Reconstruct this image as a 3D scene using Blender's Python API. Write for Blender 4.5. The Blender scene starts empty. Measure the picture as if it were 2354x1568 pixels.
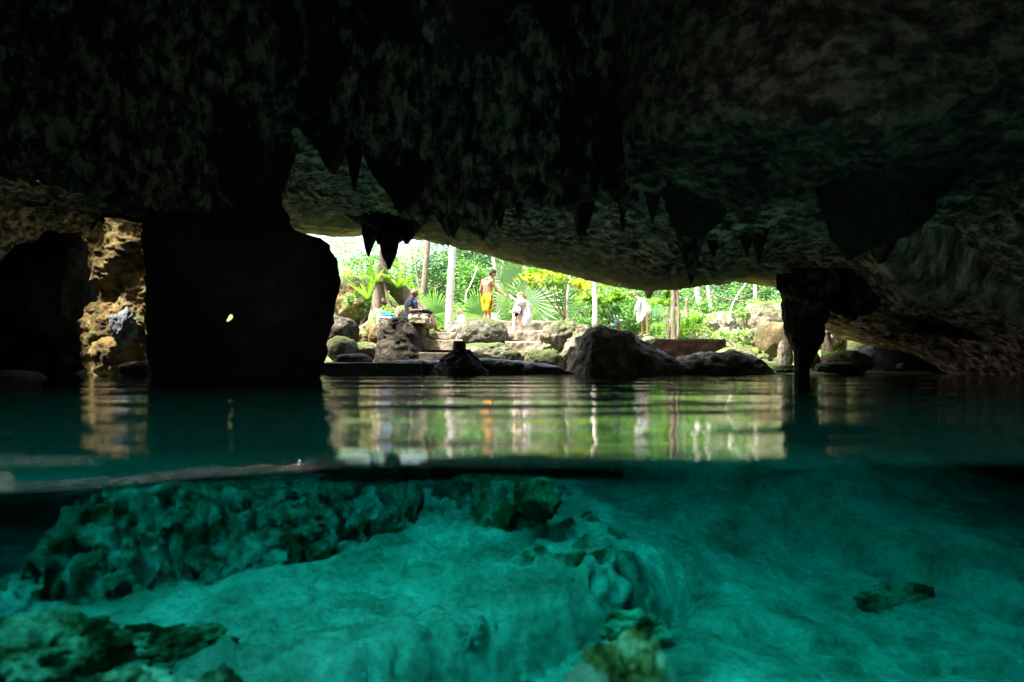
import bpy, bmesh, math, random
import numpy as np
from mathutils import Vector, Matrix
C = bpy.context.scene.collection
R = math.radians
rng = np.random.default_rng(7)
random.seed(7)
H = 0.10            # camera height above the water
F = 1570.0          # picture units (2354 wide) per unit tangent
def P(u, v, Y): return Vector(((u-1177)/F*Y, Y, H+(848-v)/F*Y))

# ---------------------------------------------------------------- noise
_perm = np.random.default_rng(3).permutation(256).astype(np.int64)
_perm = np.concatenate([_perm, _perm])
_grad = np.random.default_rng(5).normal(size=(256, 3)); _grad /= np.linalg.norm(_grad, axis=1)[:, None]
def pn(p):
    p = np.asarray(p, float); i = np.floor(p).astype(np.int64); f = p-i
    w = f*f*f*(f*(f*6-15)+10); i &= 255
    out = 0
    for dx in (0, 1):
        for dy in (0, 1):
            for dz in (0, 1):
                h = _perm[_perm[_perm[(i[:, 0]+dx) & 255]+((i[:, 1]+dy) & 255)]+((i[:, 2]+dz) & 255)]
                g = _grad[h]
                d = g[:, 0]*(f[:, 0]-dx)+g[:, 1]*(f[:, 1]-dy)+g[:, 2]*(f[:, 2]-dz)
                wx = w[:, 0] if dx else 1-w[:, 0]; wy = w[:, 1] if dy else 1-w[:, 1]; wz = w[:, 2] if dz else 1-w[:, 2]
                out = out+d*wx*wy*wz
    return out*1.6
def fbm(p, s=1, o=4, g=.5, ridge=False):
    p = np.asarray(p, float)*s; a = 1; t = 0; n = 0
    for k in range(o):
        q = pn(p+17.3*k)
        t = t+a*((1-2*np.abs(q)) if ridge else q); n += a; a *= g; p = p*2.03
    return t/n
def sm(a, b, x):
    t = np.clip((x-a)/(b-a), 0, 1); return t*t*(3-2*t)

# ---------------------------------------------------------------- objects
def tag(o, label=None, cat=None, group=None, kind=None):
    if label: o['label'] = label
    if cat: o['category'] = cat
    if group: o['group'] = group
    if kind: o['kind'] = kind
    return o
def mesh(name, V, Fc, mat, parent=None, smooth=True, loc=None):
    me = bpy.data.meshes.new(name)
    V = np.asarray(V, float)
    if loc is not None: V = V-np.asarray(loc)
    me.from_pydata(V.tolist(), [], [tuple(int(a) for a in f) for f in Fc] if not isinstance(Fc, np.ndarray) else Fc.tolist())
    me.materials.append(mat)
    if smooth: me.polygons.foreach_set('use_smooth', [True]*len(me.polygons))
    me.update()
    o = bpy.data.objects.new(name, me); C.objects.link(o)
    if loc is not None: o.location = loc
    if parent is not None: o.parent = parent
    return o
def empty(name, loc, label, cat, group=None):
    o = bpy.data.objects.new(name, None); C.objects.link(o); o.location = loc; o.empty_display_size = .2
    return tag(o, label, cat, group)
def child(name, V, Fc, mat, root, smooth=True):
    V = np.asarray(V, float)-np.asarray(root.matrix_basis.translation if root.parent is None else (0, 0, 0))
    if root.parent is not None: V = V-np.asarray(root.parent.location)-np.asarray(root.location)
    return mesh(name, V, Fc, mat, root, smooth)
def gridfaces(nu, nv, wrap=False):
    i = np.arange(nu if wrap else nu-1); j = np.arange(nv-1)
    I, J = np.meshgrid(i, j, indexing='ij'); I2 = (I+1) % nu
    return np.stack([I*nv+J, I2*nv+J, I2*nv+J+1, I*nv+J+1], -1).reshape(-1, 4)
def normals(V, Fc):
    V = np.asarray(V); Fa = np.asarray(Fc)
    n = np.cross(V[Fa[:, 2]]-V[Fa[:, 0]], V[Fa[:, -1]]-V[Fa[:, 1]])
    N = np.zeros_like(V)
    for k in range(Fa.shape[1]): np.add.at(N, Fa[:, k], n)
    return N/(np.linalg.norm(N, axis=1)[:, None]+1e-12)

# ---------------------------------------------------------------- materials
def newmat(name):
    m = bpy.data.materials.new(name); m.use_nodes = True; nt = m.node_tree
    nt.nodes.clear(); out = nt.nodes.new('ShaderNodeOutputMaterial')
    return m, nt, out
def ramp(nt, fac, cols):
    r = nt.nodes.new('ShaderNodeValToRGB'); e = r.color_ramp.elements
    while len(e) < len(cols): e.new(.5)
    for k, (p, c) in enumerate(cols): e[k].position = p; e[k].color = (*c, 1)
    nt.links.new(fac, r.inputs[0]); return r.outputs[0]
def noise(nt, co, scale, detail=8, rough=.6, dist=0, vec=None):
    n = nt.nodes.new('ShaderNodeTexNoise'); n.inputs['Scale'].default_value = scale; n.inputs['Detail'].default_value = detail
    n.inputs['Roughness'].default_value = rough; n.inputs['Distortion'].default_value = dist
    nt.links.new(co, n.inputs['Vector']); return n.outputs['Fac']
def mapping(nt, scale=(1, 1, 1), world=True):
    if world:
        g = nt.nodes.new('ShaderNodeNewGeometry').outputs['Position']
    else: g = nt.nodes.new('ShaderNodeTexCoord').outputs['Object']
    m = nt.nodes.new('ShaderNodeMapping'); m.inputs['Scale'].default_value = scale
    nt.links.new(g, m.inputs['Vector']); return m.outputs[0]
def mix(nt, f, a, b, blend='MIX'):
    m = nt.nodes.new('ShaderNodeMix'); m.data_type = 'RGBA'; m.blend_type = blend
    for s, x in ((m.inputs[0], f), (m.inputs[6], a), (m.inputs[7], b)):
        if isinstance(x, (int, float)): s.default_value = x
        elif isinstance(x, tuple): s.default_value = (*x, 1)
        else: nt.links.new(x, s)
    return m.outputs[2]
def maths(nt, op, a, b=0.0, clamp=False):
    m = nt.nodes.new('ShaderNodeMath'); m.operation = op; m.use_clamp = clamp
    for s, x in ((m.inputs[0], a), (m.inputs[1], b)):
        if isinstance(x, (int, float)): s.default_value = x
        else: nt.links.new(x, s)
    return m.outputs[0]
def rock_mat(name, cols, sc=(1, 1, 1), s1=1.5, bump=.5, moss=None, moss_amt=.5, rough=.85, pits=0, spec=.3, patch=None, lip_glow=None, attr=None, far_light=None, dist=.3):
    m, nt, out = newmat(name)
    co = mapping(nt, sc)
    a = noise(nt, co, s1, 10, .65, dist)
    col = ramp(nt, a, cols)
    f = noise(nt, co, s1*7, 8, .7)
    col = mix(nt, .75, col, ramp(nt, f, [(.3, (.35, .34, .32)), (.5, (.95, .95, .95)), (.7, (1.25, 1.25, 1.2))]), 'MULTIPLY')
    if patch:   # stains with a shape of their own
        g = noise(nt, co, patch[1], 6, .7, .6)
        col = mix(nt, ramp(nt, g, [(patch[2], (0, 0, 0)), (patch[2]+.06, (1, 1, 1))]), col, patch[0])
    if far_light:     # colour multiplied up toward the opening, in place of daylight reaching inward
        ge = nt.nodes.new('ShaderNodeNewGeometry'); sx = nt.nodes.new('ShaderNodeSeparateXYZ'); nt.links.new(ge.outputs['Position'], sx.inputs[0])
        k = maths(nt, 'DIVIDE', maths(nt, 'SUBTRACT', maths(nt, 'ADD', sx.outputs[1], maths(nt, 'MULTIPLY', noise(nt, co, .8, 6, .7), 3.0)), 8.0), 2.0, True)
        col = mix(nt, k, col, mix(nt, 1.0, col, (far_light, far_light, far_light*1.05), 'MULTIPLY'))
    if attr:
        an = nt.nodes.new('ShaderNodeAttribute'); an.attribute_name = attr[0]
        k = maths(nt, 'ADD', an.outputs['Fac'], maths(nt, 'MULTIPLY', maths(nt, 'SUBTRACT', noise(nt, co, 5, 8, .75), .5), 2.6)); k = maths(nt, 'MULTIPLY', k, maths(nt, 'GREATER_THAN', an.outputs['Fac'], .03))
        col = mix(nt, ramp(nt, k, [(.25, (0, 0, 0)), (.75, (1, 1, 1))]), col, attr[1])
    if lip_glow:   # ochre brightening near the lip, painted in for daylight bounced from outside
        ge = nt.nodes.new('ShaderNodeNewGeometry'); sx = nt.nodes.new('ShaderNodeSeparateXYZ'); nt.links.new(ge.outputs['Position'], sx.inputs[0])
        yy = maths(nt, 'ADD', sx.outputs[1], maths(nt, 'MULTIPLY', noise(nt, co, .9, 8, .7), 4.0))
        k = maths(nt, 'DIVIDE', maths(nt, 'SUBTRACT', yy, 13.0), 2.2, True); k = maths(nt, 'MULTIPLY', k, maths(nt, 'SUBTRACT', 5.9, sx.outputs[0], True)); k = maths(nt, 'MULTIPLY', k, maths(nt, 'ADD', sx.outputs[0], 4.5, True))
        col = mix(nt, k, col, mix(nt, 1.0, lip_glow, ramp(nt, f, [(.3, (.4, .4, .4)), (.6, (1, 1, 1))]), 'MULTIPLY'))
    if moss:
        ge = nt.nodes.new('ShaderNodeNewGeometry'); sx = nt.nodes.new('ShaderNodeSeparateXYZ')
        nt.links.new(ge.outputs['Normal'], sx.inputs[0])
        g = noise(nt, co, 2.3, 8, .7)
        z = maths(nt, 'MULTIPLY', sx.outputs[2], .35)
        t = maths(nt, 'ADD', g, z)
        k = ramp(nt, t, [(1-moss_amt-.05, (0, 0, 0)), (1-moss_amt+.07, (1, 1, 1))])
        col = mix(nt, k, col, moss)
    b = nt.nodes.new('ShaderNodeBsdfPrincipled'); b.inputs['Roughness'].default_value = rough
    b.inputs['Specular IOR Level'].default_value = spec
    nt.links.new(col, b.inputs['Base Color'])
    bp = nt.nodes.new('ShaderNodeBump'); bp.inputs['Strength'].default_value = bump; bp.inputs['Distance'].default_value = .08
    h = maths(nt, 'ADD', maths(nt, 'MULTIPLY', noise(nt, co, s1*3, 10, .7), 1.0), maths(nt, 'MULTIPLY', noise(nt, co, s1*14, 6, .7), .35))
    if pits:
        v = nt.nodes.new('ShaderNodeTexVoronoi'); v.inputs['Scale'].default_value = pits; nt.links.new(co, v.inputs['Vector'])
        h = maths(nt, 'ADD', h, maths(nt, 'MULTIPLY', v.outputs['Distance'], .6))
    nt.links.new(h, bp.inputs['Height']); nt.links.new(bp.outputs[0], b.inputs['Normal'])
    nt.links.new(b.outputs[0], out.inputs[0])
    return m
def plain(name, col, rough=.7, var=.25, scale=20, bump=.1, spec=.3, sss=0):
    m, nt, out = newmat(name)
    co = mapping(nt)
    f = noise(nt, co, scale, 6, .6)
    c = ramp(nt, f, [(.3, tuple(x*(1-var) for x in col)), (.7, tuple(min(1, x*(1+var)) for x in col))])
    b = nt.nodes.new('ShaderNodeBsdfPrincipled'); b.inputs['Roughness'].default_value = rough
    b.inputs['Specular IOR Level'].default_value = spec
    nt.links.new(c, b.inputs['Base Color'])
    if bump:
        bp = nt.nodes.new('ShaderNodeBump'); bp.inputs['Strength'].default_value = bump; bp.inputs['Distance'].default_value = .02
        nt.links.new(noise(nt, co, scale*1.7, 5), bp.inputs['Height']); nt.links.new(bp.outputs[0], b.inputs['Normal'])
    nt.links.new(b.outputs[0], out.inputs[0]); return m
def leaf_mat(name, cols, trans=.45, rough=.45):
    m, nt, out = newmat(name)
    g = nt.nodes.new('ShaderNodeNewGeometry')
    col = ramp(nt, g.outputs['Random Per Island'], cols)
    b = nt.nodes.new('ShaderNodeBsdfPrincipled'); b.inputs['Roughness'].default_value = rough
    b.inputs['Specular IOR Level'].default_value = .35
    nt.links.new(col, b.inputs['Base Color'])
    t = nt.nodes.new('ShaderNodeBsdfTranslucent')
    c2 = mix(nt, 1.0, col, (1.5, 1.6, .6), 'MULTIPLY')
    nt.links.new(c2, t.inputs[0])
    s = nt.nodes.new('ShaderNodeMixShader'); s.inputs[0].default_value = trans
    nt.links.new(b.outputs[0], s.inputs[1]); nt.links.new(t.outputs[0], s.inputs[2])
    nt.links.new(s.outputs[0], out.inputs[0]); return m

# ---------------------------------------------------------------- shape makers
def ico(sub):
    bm = bmesh.new(); bmesh.ops.create_icosphere(bm, subdivisions=sub, radius=1)
    V = np.array([v.co[:] for v in bm.verts]); Fc = np.array([[v.index for v in f.verts] for f in bm.faces]); bm.free()
    return V, Fc
_ICO = {k: ico(k) for k in (2, 3, 4, 5, 6)}
def rock(name, c, r, mat, label=None, cat='rock', sub=5, amp=.18, box=.5, seed=0, rot=0, group=None, kind=None, pit=.0, fine=.16):
    V, Fc = _ICO[sub]; V = V.copy()
    if box: V = np.sign(V)*np.abs(V)**(1-box*.45)
    s = seed*7.7
    N = V/np.linalg.norm(V, axis=1)[:, None]
    d = amp*fbm(V+s, 1.1, 3)*1.6+amp*.5*fbm(V+s, 2.6, 5, .55, True)
    if fine: d = d+fine*amp*(fbm(V+s, 4.5, 4, .6)*2-np.abs(fbm(V+s+3, 6, 3))*1.5)
    if pit: d = d-pit*np.clip(fbm(V+s, 3.5, 2)-.12, 0, 1)*2
    V = V+N*d[:, None]
    V = V*np.array(r)
    cr, sr = math.cos(rot), math.sin(rot)
    V = np.stack([V[:, 0]*cr-V[:, 1]*sr, V[:, 0]*sr+V[:, 1]*cr, V[:, 2]], 1)
    o = mesh(name, V, Fc, mat); o.location = c
    return tag(o, label, cat if kind is None else None, group, kind)
def column(name, secs, Y, depth, mat, label=None, cat='stalactite', seed=0, amp=.05, flute=.0, nr=72, dz=.03, group=None, kind=None, yoff=None, fs=9, tip=True):
    """a vertical body lofted through sections (v, uL, uR) seen at distance Y; depth = thickness / width"""
    secs = sorted(secs, key=lambda s: s[0])
    z = [H+(848-s[0])/F*Y for s in secs]; xl = [(s[1]-1177)/F*Y for s in secs]; xr = [(s[2]-1177)/F*Y for s in secs]
    z0, z1 = z[0], z[-1]; n = max(8, int(abs(z0-z1)/dz))
    t = np.linspace(z0, z1, n); zi = z[::-1]
    L = np.interp(t, zi, xl[::-1]); Rr = np.interp(t, zi, xr[::-1])
    k = np.ones(5)/5; pad = lambda a: np.convolve(np.concatenate([[a[0]]*2, a, [a[-1]]*2]), k, 'valid')
    L, Rr = pad(L), pad(Rr)
    th = np.linspace(0, 2*np.pi, nr, endpoint=False)
    TH, T = np.meshgrid(th, t, indexing='ij'); CX = (L+Rr)/2; RX = np.maximum((Rr-L)/2, .004)
    dep = np.interp(t, [min(z0, z1), max(z0, z1)], [depth, depth]) if np.isscalar(depth) else np.interp(t, zi, depth[::-1])
    X = CX[None]+np.cos(TH)*RX[None]; Yy = Y+np.sin(TH)*RX[None]*dep[None]; Zz = T
    if yoff is not None: Yy = Yy+np.interp(t, zi, yoff[::-1])[None]
    V = np.stack([X, Yy, Zz], -1).reshape(-1, 3); Fc = gridfaces(nr, n, True)
    rad = np.stack([np.cos(TH), np.sin(TH), 0*TH], -1).reshape(-1, 3)
    s = np.minimum(1, np.tile(RX, nr)/.25)
    d = amp*s*(fbm(V+seed*3.1, 2.2, 5, .55)*1.8)+amp*s*.5*fbm(V+seed, 5, 3, .5, True)
    if flute:
        q = V*np.array([fs, fs, .9])+seed; d = d+flute*s*np.abs(fbm(q, 1, 3))*2.2
    V = V+rad*d[:, None]
    V[:, 2] += (fbm(V+9, 3, 3)*amp*s)
    caps = [[i*n for i in range(nr)][::-1], [i*n+n-1 for i in range(nr)]]
    Fl = Fc.tolist()+caps
    c0 = V.mean(0); base = (c0[0], c0[1], min(z0, z1))
    o = mesh(name, V, Fl, mat, loc=base)
    return tag(o, label, cat if kind is None else None, group, kind)
def ridge(name, prof, Y, dep, mat, label=None, cat='rock', zb=-.6, seed=0, amp=.06, nx=260, nc=90, pw=.6, group=None, kind=None, knob=0, lean=0):
    """a long rock: skyline prof [(u,v)] at distance Y, dep half thickness, going down to zb"""
    us = np.array([p[0] for p in prof], float); vs = np.array([p[1] for p in prof], float)
    u = np.linspace(us[0], us[-1], nx); zt = H+(848-np.interp(u, us, vs))/F*Y; x = (u-1177)/F*Y
    th = np.linspace(0, np.pi, nc)
    X, TH = np.meshgrid(x, th, indexing='ij')
    e = np.minimum(1, np.sin(np.linspace(0, np.pi, nx))*3)**.5
    cy = -np.cos(TH); sy = np.sign(cy)*np.abs(cy)**pw; sz = np.sin(TH)**pw
    Yy = Y+sy*dep*e[:, None]+lean*sz; Z = zb+(zt[:, None]-zb)*sz
    V = np.stack([X, Yy, Z], -1).reshape(-1, 3); Fc = gridfaces(nx, nc)
    N = normals(V, Fc); 
    if N[(nx//2)*nc+nc//2, 2] < 0: N = -N; Fc = Fc[:, ::-1]
    d = amp*(fbm(V+seed, 1.6, 5, .55)*1.7+.5*fbm(V+seed, 4, 4, .5, True)-.3)
    if knob: d = d+knob*(np.abs(fbm(V+seed+5, 2.4, 2))*2-.5)
    V = V+N*d[:, None]
    c = V.mean(0); o = mesh(name, V, Fc, mat, loc=(c[0], c[1], max(zb, 0)))
    return tag(o, label, cat if kind is None else None, group, kind)
def slab(name, u0, u1, vt, Y, dy, th, mat, label=None, cat='step', seed=0, parent=None, n=60, amp=.02, kind=None, group=None, rag=.03):
    """a rough flat stone: top at picture height vt seen at its front edge Y"""
    x0, x1 = (u0-1177)/F*Y, (u1-1177)/F*Y; zt = H+(848-vt)/F*Y
    a = np.linspace(0, 1, n); b = np.linspace(0, 1, 40)   # b runs: bottom front -> top front -> top back -> bottom back
    yb = np.interp(b, [0, .3, .7, 1], [0, 0, 1, 1]); zb = np.interp(b, [0, .3, .7, 1], [0, 1, 1, 0])
    A, B = np.meshgrid(a, b, indexing='ij'); YB = np.tile(yb, (n, 1)); ZB = np.tile(zb, (n, 1))
    V = np.stack([x0+(x1-x0)*A, Y+dy*YB, zt-th+th*ZB], -1).reshape(-1, 3)
    d = fbm(V+seed, 2.2, 4)*1.5
    V[:, 1] += d*rag*2*(1-YB.ravel()); V[:, 2] += fbm(V+seed+4, 1.7, 4)*amp*2*ZB.ravel()
    V[:, 0] += fbm(V+seed+8, 2, 3)*rag*1.5
    Fc = gridfaces(n, 40)[:, ::-1].tolist(); Fc += [[i for i in range(40)], [(n-1)*40+i for i in range(40)][::-1]]
    if parent is not None: return child(name, V, Fc, mat, parent)
    c = V.mean(0); o = mesh(name, V, Fc, mat, loc=(c[0], c[1], zt-th))
    return tag(o, label, cat if kind is None else None, group, kind)
def tube(pts, rad, nr=10, closed=True, wob=0):
    pts = [Vector(p) for p in pts]; rad = list(rad); V = []; n = len(pts)
    up = Vector((.13, .97, .2)).normalized()
    for i, p in enumerate(pts):
        d = (pts[min(i+1, n-1)]-pts[max(i-1, 0)]).normalized()
        a = d.cross(up)
        if a.length < .1: a = d.cross(Vector((1, 0, 0)))
        a.normalize(); b = d.cross(a)
        for k in range(nr):
            t = 2*math.pi*k/nr; w = 1+wob*math.sin(3*t+i*1.3)
            V.append(p+(a*math.cos(t)+b*math.sin(t))*rad[i]*w)
    Fc = []
    for i in range(n-1):
        for k in range(nr):
            k2 = (k+1) % nr; Fc.append((i*nr+k, i*nr+k2, (i+1)*nr+k2, (i+1)*nr+k))
    Fc += [tuple(range(nr))[::-1], tuple(range((n-1)*nr, n*nr))]
    return [tuple(v) for v in V], Fc
def spline(pts, n):
    pts = np.array([tuple(p) for p in pts], float); m = len(pts)
    q = np.vstack([2*pts[0]-pts[1], pts, 2*pts[-1]-pts[-2]]); out = []
    for t in np.linspace(0, m-1-1e-6, n):
        i = int(t); f = t-i; a, b, c, d = q[i], q[i+1], q[i+2], q[i+3]
        out.append(.5*((2*b)+(c-a)*f+(2*a-5*b+4*c-d)*f*f+(3*b-a-3*c+d)*f**3))
    return out
def join(parts):
    V = []; Fc = []
    for v, f in parts:
        o = len(V); V += [tuple(a) for a in v]; Fc += [tuple(int(i)+o for i in t) for t in f]
    return V, Fc
SUN_EL_D, SUN_AZ_D, SUN_ANG, SUN, SKY, EXPO = 65, 60, 5, 4.4, .15, 2.5
LIGHT_HOLES = [((-2.1, .6), (2.9, 2.9), 0), ((-6.35, 9.2), (1.15, .58), 1), ((6.75, 7.2), (.6, .8), 2)]  # roof openings added out of view to let sun and sky light in
WCOL, WDEN, WSCAT = (.0, .95, .95, 1), 1.1, .008
WAVE = (.034, .006, .0013, .010)
HIDEROCK = False
# ================================================================ light, camera, world
SUN_EL, SUN_AZ = R(SUN_EL_D), R(SUN_AZ_D)      # azimuth of the travelling light, clockwise from +Y
sd = Vector((math.sin(SUN_AZ)*math.cos(SUN_EL), math.cos(SUN_AZ)*math.cos(SUN_EL), -math.sin(SUN_EL)))
scn = bpy.context.scene
w = bpy.data.worlds.new("World"); scn.world = w; w.use_nodes = True
nt = w.node_tree; sky = nt.nodes.new('ShaderNodeTexSky'); sky.sky_type = 'NISHITA'; sky.sun_disc = False
sky.sun_elevation = SUN_EL; sky.sun_rotation = math.atan2(-sd.x, -sd.y); sky.dust_density = 6; sky.air_density = 1.0; sky.ozone_density = .3
nt.links.new(sky.outputs[0], nt.nodes['Background'].inputs[0]); nt.nodes['Background'].inputs[1].default_value = SKY
l = bpy.data.lights.new('sun', 'SUN'); l.energy = SUN; l.angle = R(SUN_ANG); l.color = (1, .95, .86)
lo = bpy.data.objects.new('sun', l); C.objects.link(lo); lo.rotation_euler = sd.to_track_quat('-Z', 'Y').to_euler(); lo.location = (0, -20, 30)
cam = bpy.data.cameras.new('camera'); co = bpy.data.objects.new('camera', cam); C.objects.link(co)
co.location = (0, 0, H); co.rotation_euler = (R(90), 0, 0); cam.lens = 24.0; cam.sensor_width = 35.97
cam.shift_y = 64/2354; cam.clip_start = .01; cam.clip_end = 500
cam.dof.use_dof = True; cam.dof.focus_distance = 18; cam.dof.aperture_fstop = 1.7
scn.camera = co
scn.view_settings.view_transform = 'Standard'; scn.view_settings.look = 'None'; scn.view_settings.exposure = EXPO; scn.view_settings.gamma = 1
cy = scn.cycles; cy.max_bounces = 12; cy.diffuse_bounces = 5; cy.transparent_max_bounces = 24; cy.glossy_bounces = 4
cy.use_denoising = True; cy.caustics_reflective = True; cy.caustics_refractive = False; cy.sample_clamp_indirect = 4
cy.use_adaptive_sampling = True; cy.adaptive_threshold = .01

# ================================================================ materials
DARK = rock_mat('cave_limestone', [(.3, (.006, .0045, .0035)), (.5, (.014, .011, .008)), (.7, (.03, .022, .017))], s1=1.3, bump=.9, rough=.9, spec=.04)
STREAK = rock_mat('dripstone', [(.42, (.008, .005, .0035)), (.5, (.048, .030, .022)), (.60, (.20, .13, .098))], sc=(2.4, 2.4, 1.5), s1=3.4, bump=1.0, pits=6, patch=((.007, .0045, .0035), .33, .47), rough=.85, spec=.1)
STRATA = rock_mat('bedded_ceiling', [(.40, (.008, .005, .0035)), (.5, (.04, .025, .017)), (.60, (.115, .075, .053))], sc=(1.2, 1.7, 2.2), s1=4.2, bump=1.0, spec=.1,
               patch=((.012, .009, .007), 2.6, .61), pits=6, far_light=9.5, lip_glow=(.75, .60, .26))
OCHRE = rock_mat('ochre_limestone', [(.3, (0.072, 0.050, 0.019)), (.45, (0.182, 0.132, 0.050)), (.6, (0.248, 0.198, 0.099)), (.75, (0.275, 0.259, 0.209))], s1=2.2, bump=.8, moss=(.07, .095, .025), moss_amt=.35)
PALE = rock_mat('pale_limestone', [(.3, (0.072, 0.065, 0.047)), (.45, (0.202, 0.176, 0.122)), (.62, (0.331, 0.302, 0.230)), (.8, (0.403, 0.382, 0.317))], s1=2.4, bump=.9, moss=(.07, .095, .025), moss_amt=.32, pits=9)
MOSSY = rock_mat('mossy_limestone', [(.3, (0.042, 0.038, 0.025)), (.5, (0.133, 0.119, 0.070)), (.7, (0.252, 0.231, 0.161))], s1=2.8, bump=1.0, moss=(.07, .095, .025), moss_amt=.42, pits=7)
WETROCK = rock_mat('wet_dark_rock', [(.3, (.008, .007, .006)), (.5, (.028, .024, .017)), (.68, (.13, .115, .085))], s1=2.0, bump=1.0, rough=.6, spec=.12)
SPECK = rock_mat('speckled_rock', [(.35, (0.030, 0.030, 0.020)), (.5, (0.085, 0.080, 0.055)), (.58, (0.165, 0.160, 0.130)), (.75, (0.240, 0.235, 0.210))], s1=5, bump=1.0, moss=(.07, .095, .025), moss_amt=.25, pits=14)
STEP = rock_mat('trodden_stone', [(.3, (0.112, 0.091, 0.063)), (.5, (0.238, 0.203, 0.147)), (.7, (0.350, 0.315, 0.252))], s1=2.5, bump=.5)
BARKM = rock_mat('bark', [(.3, (.11, .085, .06)), (.5, (.24, .19, .14)), (.7, (.36, .30, .23))], sc=(3, 3, .7), s1=5, bump=.8)
PALEBARK = rock_mat('pale_bark', [(.35, (.6, .48, .40)), (.5, (.78, .74, .66)), (.7, (.85, .82, .76))], sc=(1, 1, 3), s1=5, bump=.3)
DARKBARK = rock_mat('dark_bark', [(.3, (.05, .04, .03)), (.6, (.15, .12, .09))], sc=(3, 3, .6), s1=5, bump=.8)
BED = rock_mat('lake_bed_limestone', [(.30, (.24, .25, .19)), (.44, (.44, .45, .38)), (.56, (.64, .64, .58)), (.70, (.80, .80, .76))], s1=2.6, bump=1.3, pits=7, dist=0, attr=('algae', (.085, .125, .045)))
BEDROUGH = rock_mat('algae_crusted_rock', [(.36, (.03, .035, .01)), (.46, (.10, .12, .04)), (.54, (.36, .38, .25)), (.64, (.66, .66, .54))], s1=4, bump=1.0, pits=6,
               patch=((.06, .07, .015), 2.2, .58))
SOIL = rock_mat('leaf_litter', [(.3, (.10, .08, .045)), (.5, (.26, .22, .14)), (.7, (.42, .37, .27))], s1=2, bump=.6, moss=(.07, .095, .025), moss_amt=.35)

LEDGE = rock_mat('brown_flowstone', [(.38, (.06, .04, .028)), (.5, (.24, .17, .12)), (.62, (.5, .40, .31))], sc=(2.5, 2.5, .9), s1=1.7, bump=1.0, rough=.85)
WETSLAB = rock_mat('wet_slab', [(.3, (.01, .01, .008)), (.6, (.035, .03, .022)), (.8, (.09, .08, .06))], s1=3, bump=.4, rough=.28, spec=.5)
OCHREW = rock_mat('yellow_stained_face', [(.36, (.04, .027, .008)), (.46, (.15, .098, .024)), (.54, (.24, .165, .045)), (.68, (.32, .26, .14))], s1=3.2, bump=1.2, pits=6, patch=((.10, .12, .03), 2.0, .58))
SHAFT = rock_mat('tinted_shaft_rock', [(.3, (.08, .09, .06)), (.5, (.22, .24, .17)), (.7, (.36, .37, .29))], s1=1.5, bump=.8)  # walls of the added shafts, greenish to tint their reflection in the water
# ================================================================ cave roof
lipu = [-2600, 0, 640, 760, 835, 950, 1040, 1140, 1280, 1365, 1440, 1540, 1680, 1790, 1880, 2000, 2200, 2354, 4200]
lipv = [845, 545, 531, 537, 533, 552, 567, 592, 620, 640, 660, 662, 648, 652, 728, 770, 835, 870, 900]
XA, XB, YA, YB = -11.0, 12.0, -5.0, 18.0
nx, ny = 600, 620
gx = np.linspace(XA, XB, nx); gy = np.linspace(YA, YB, ny); GX, GY = np.meshgrid(gx, gy, indexing='ij')
Q = np.stack([GX, GY, 0*GX], -1).reshape(-1, 3)
def lip_y(x): return 13.9+1.3*sm(6.1, 7.4, x)+.25*np.sin(x*1.3)+.12*np.sin(x*3.7+1)
ul = 1177+GX/13.9*F
ZL = H+(848-np.interp(ul, lipu, lipv))/F*13.9
rz = ZL+.12*sm(13.9, 11.5, GY)
yend = 7.7-3.6*sm(.9, 1.9, GX+.35*np.sin(GY*1.3))
rz = rz+(4.15-rz)*sm(yend+.5, yend-.3, GY)*sm(-9, -6.5, GX)*sm(9, 5, GX)     # the chamber over the viewer is higher
side = sm(-8.5, -10.6, GX)+sm(7.5, 11.5, GX)*sm(16, 11, GY)+sm(-3.2, -4.7, GY)
rz = rz*(1-np.clip(side, 0, 1))+(-2.4)*np.clip(side, 0, 1)
f1 = fbm(Q, .55, 3).reshape(GX.shape); f2 = fbm(Q*np.array([1, 2.2, 1]), 1.6, 5, .55).reshape(GX.shape); f3 = fbm(Q*np.array([.8, 2, 1])+4, 2.6, 4, .5, True).reshape(GX.shape)
edge = sm(14.2, 12.6, GY)
f4 = fbm(Q*np.array([1, 1.5, 1])+9, 4.2, 4, .6, True).reshape(GX.shape)
rz = rz+.30*f1*edge+.13*f2*(.25+.75*edge)-.10*f3*(.3+.7*edge)-.07*f4*(.15+.85*edge)
holes = []
def inside(X, Y, c, r, s):
    a = np.arctan2(Y-c[1], X-c[0]); q = 1+.16*np.sin(3*a+s)+.10*np.sin(5*a+2*s)
    return ((X-c[0])/(r[0]*q))**2+((Y-c[1])/(r[1]*q))**2 < 1
mask = GY < lip_y(GX)+.0
for c, r, s in LIGHT_HOLES: mask &= ~inside(GX, GY, c, r, s)
ZT = 6.3; cot = Vector((sd.x, sd.y))/(-sd.z)
Vb = np.stack([GX, GY, rz], -1).reshape(-1, 3)
shr = .6+.4*sm(-5, -5.4, GX)  # shafts slanted along the sunlight to shape the beam
Vt = np.stack([GX-cot.x*(ZT-rz)*shr, GY-cot.y*(ZT-rz)*shr, ZT+.1*f1], -1).reshape(-1, 3)
Fc = gridfaces(nx, ny); mk = mask.reshape(-1); keep = mk[Fc].all(1); Fc = Fc[keep]
ed = {}
for f in Fc:
    for k in range(4):
        a, b = int(f[k]), int(f[(k+1) % 4])
        if (b, a) in ed: del ed[(b, a)]
        else: ed[(a, b)] = 1
nb = len(Vb)
side_f = [(b, a, a+nb, b+nb) for (a, b) in ed]
roofF = Fc[:, ::-1].tolist()+(Fc+nb).tolist()+side_f
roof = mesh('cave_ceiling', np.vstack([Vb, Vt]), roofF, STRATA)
roof.data.materials.append(SHAFT); nF = len(Fc)
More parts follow.
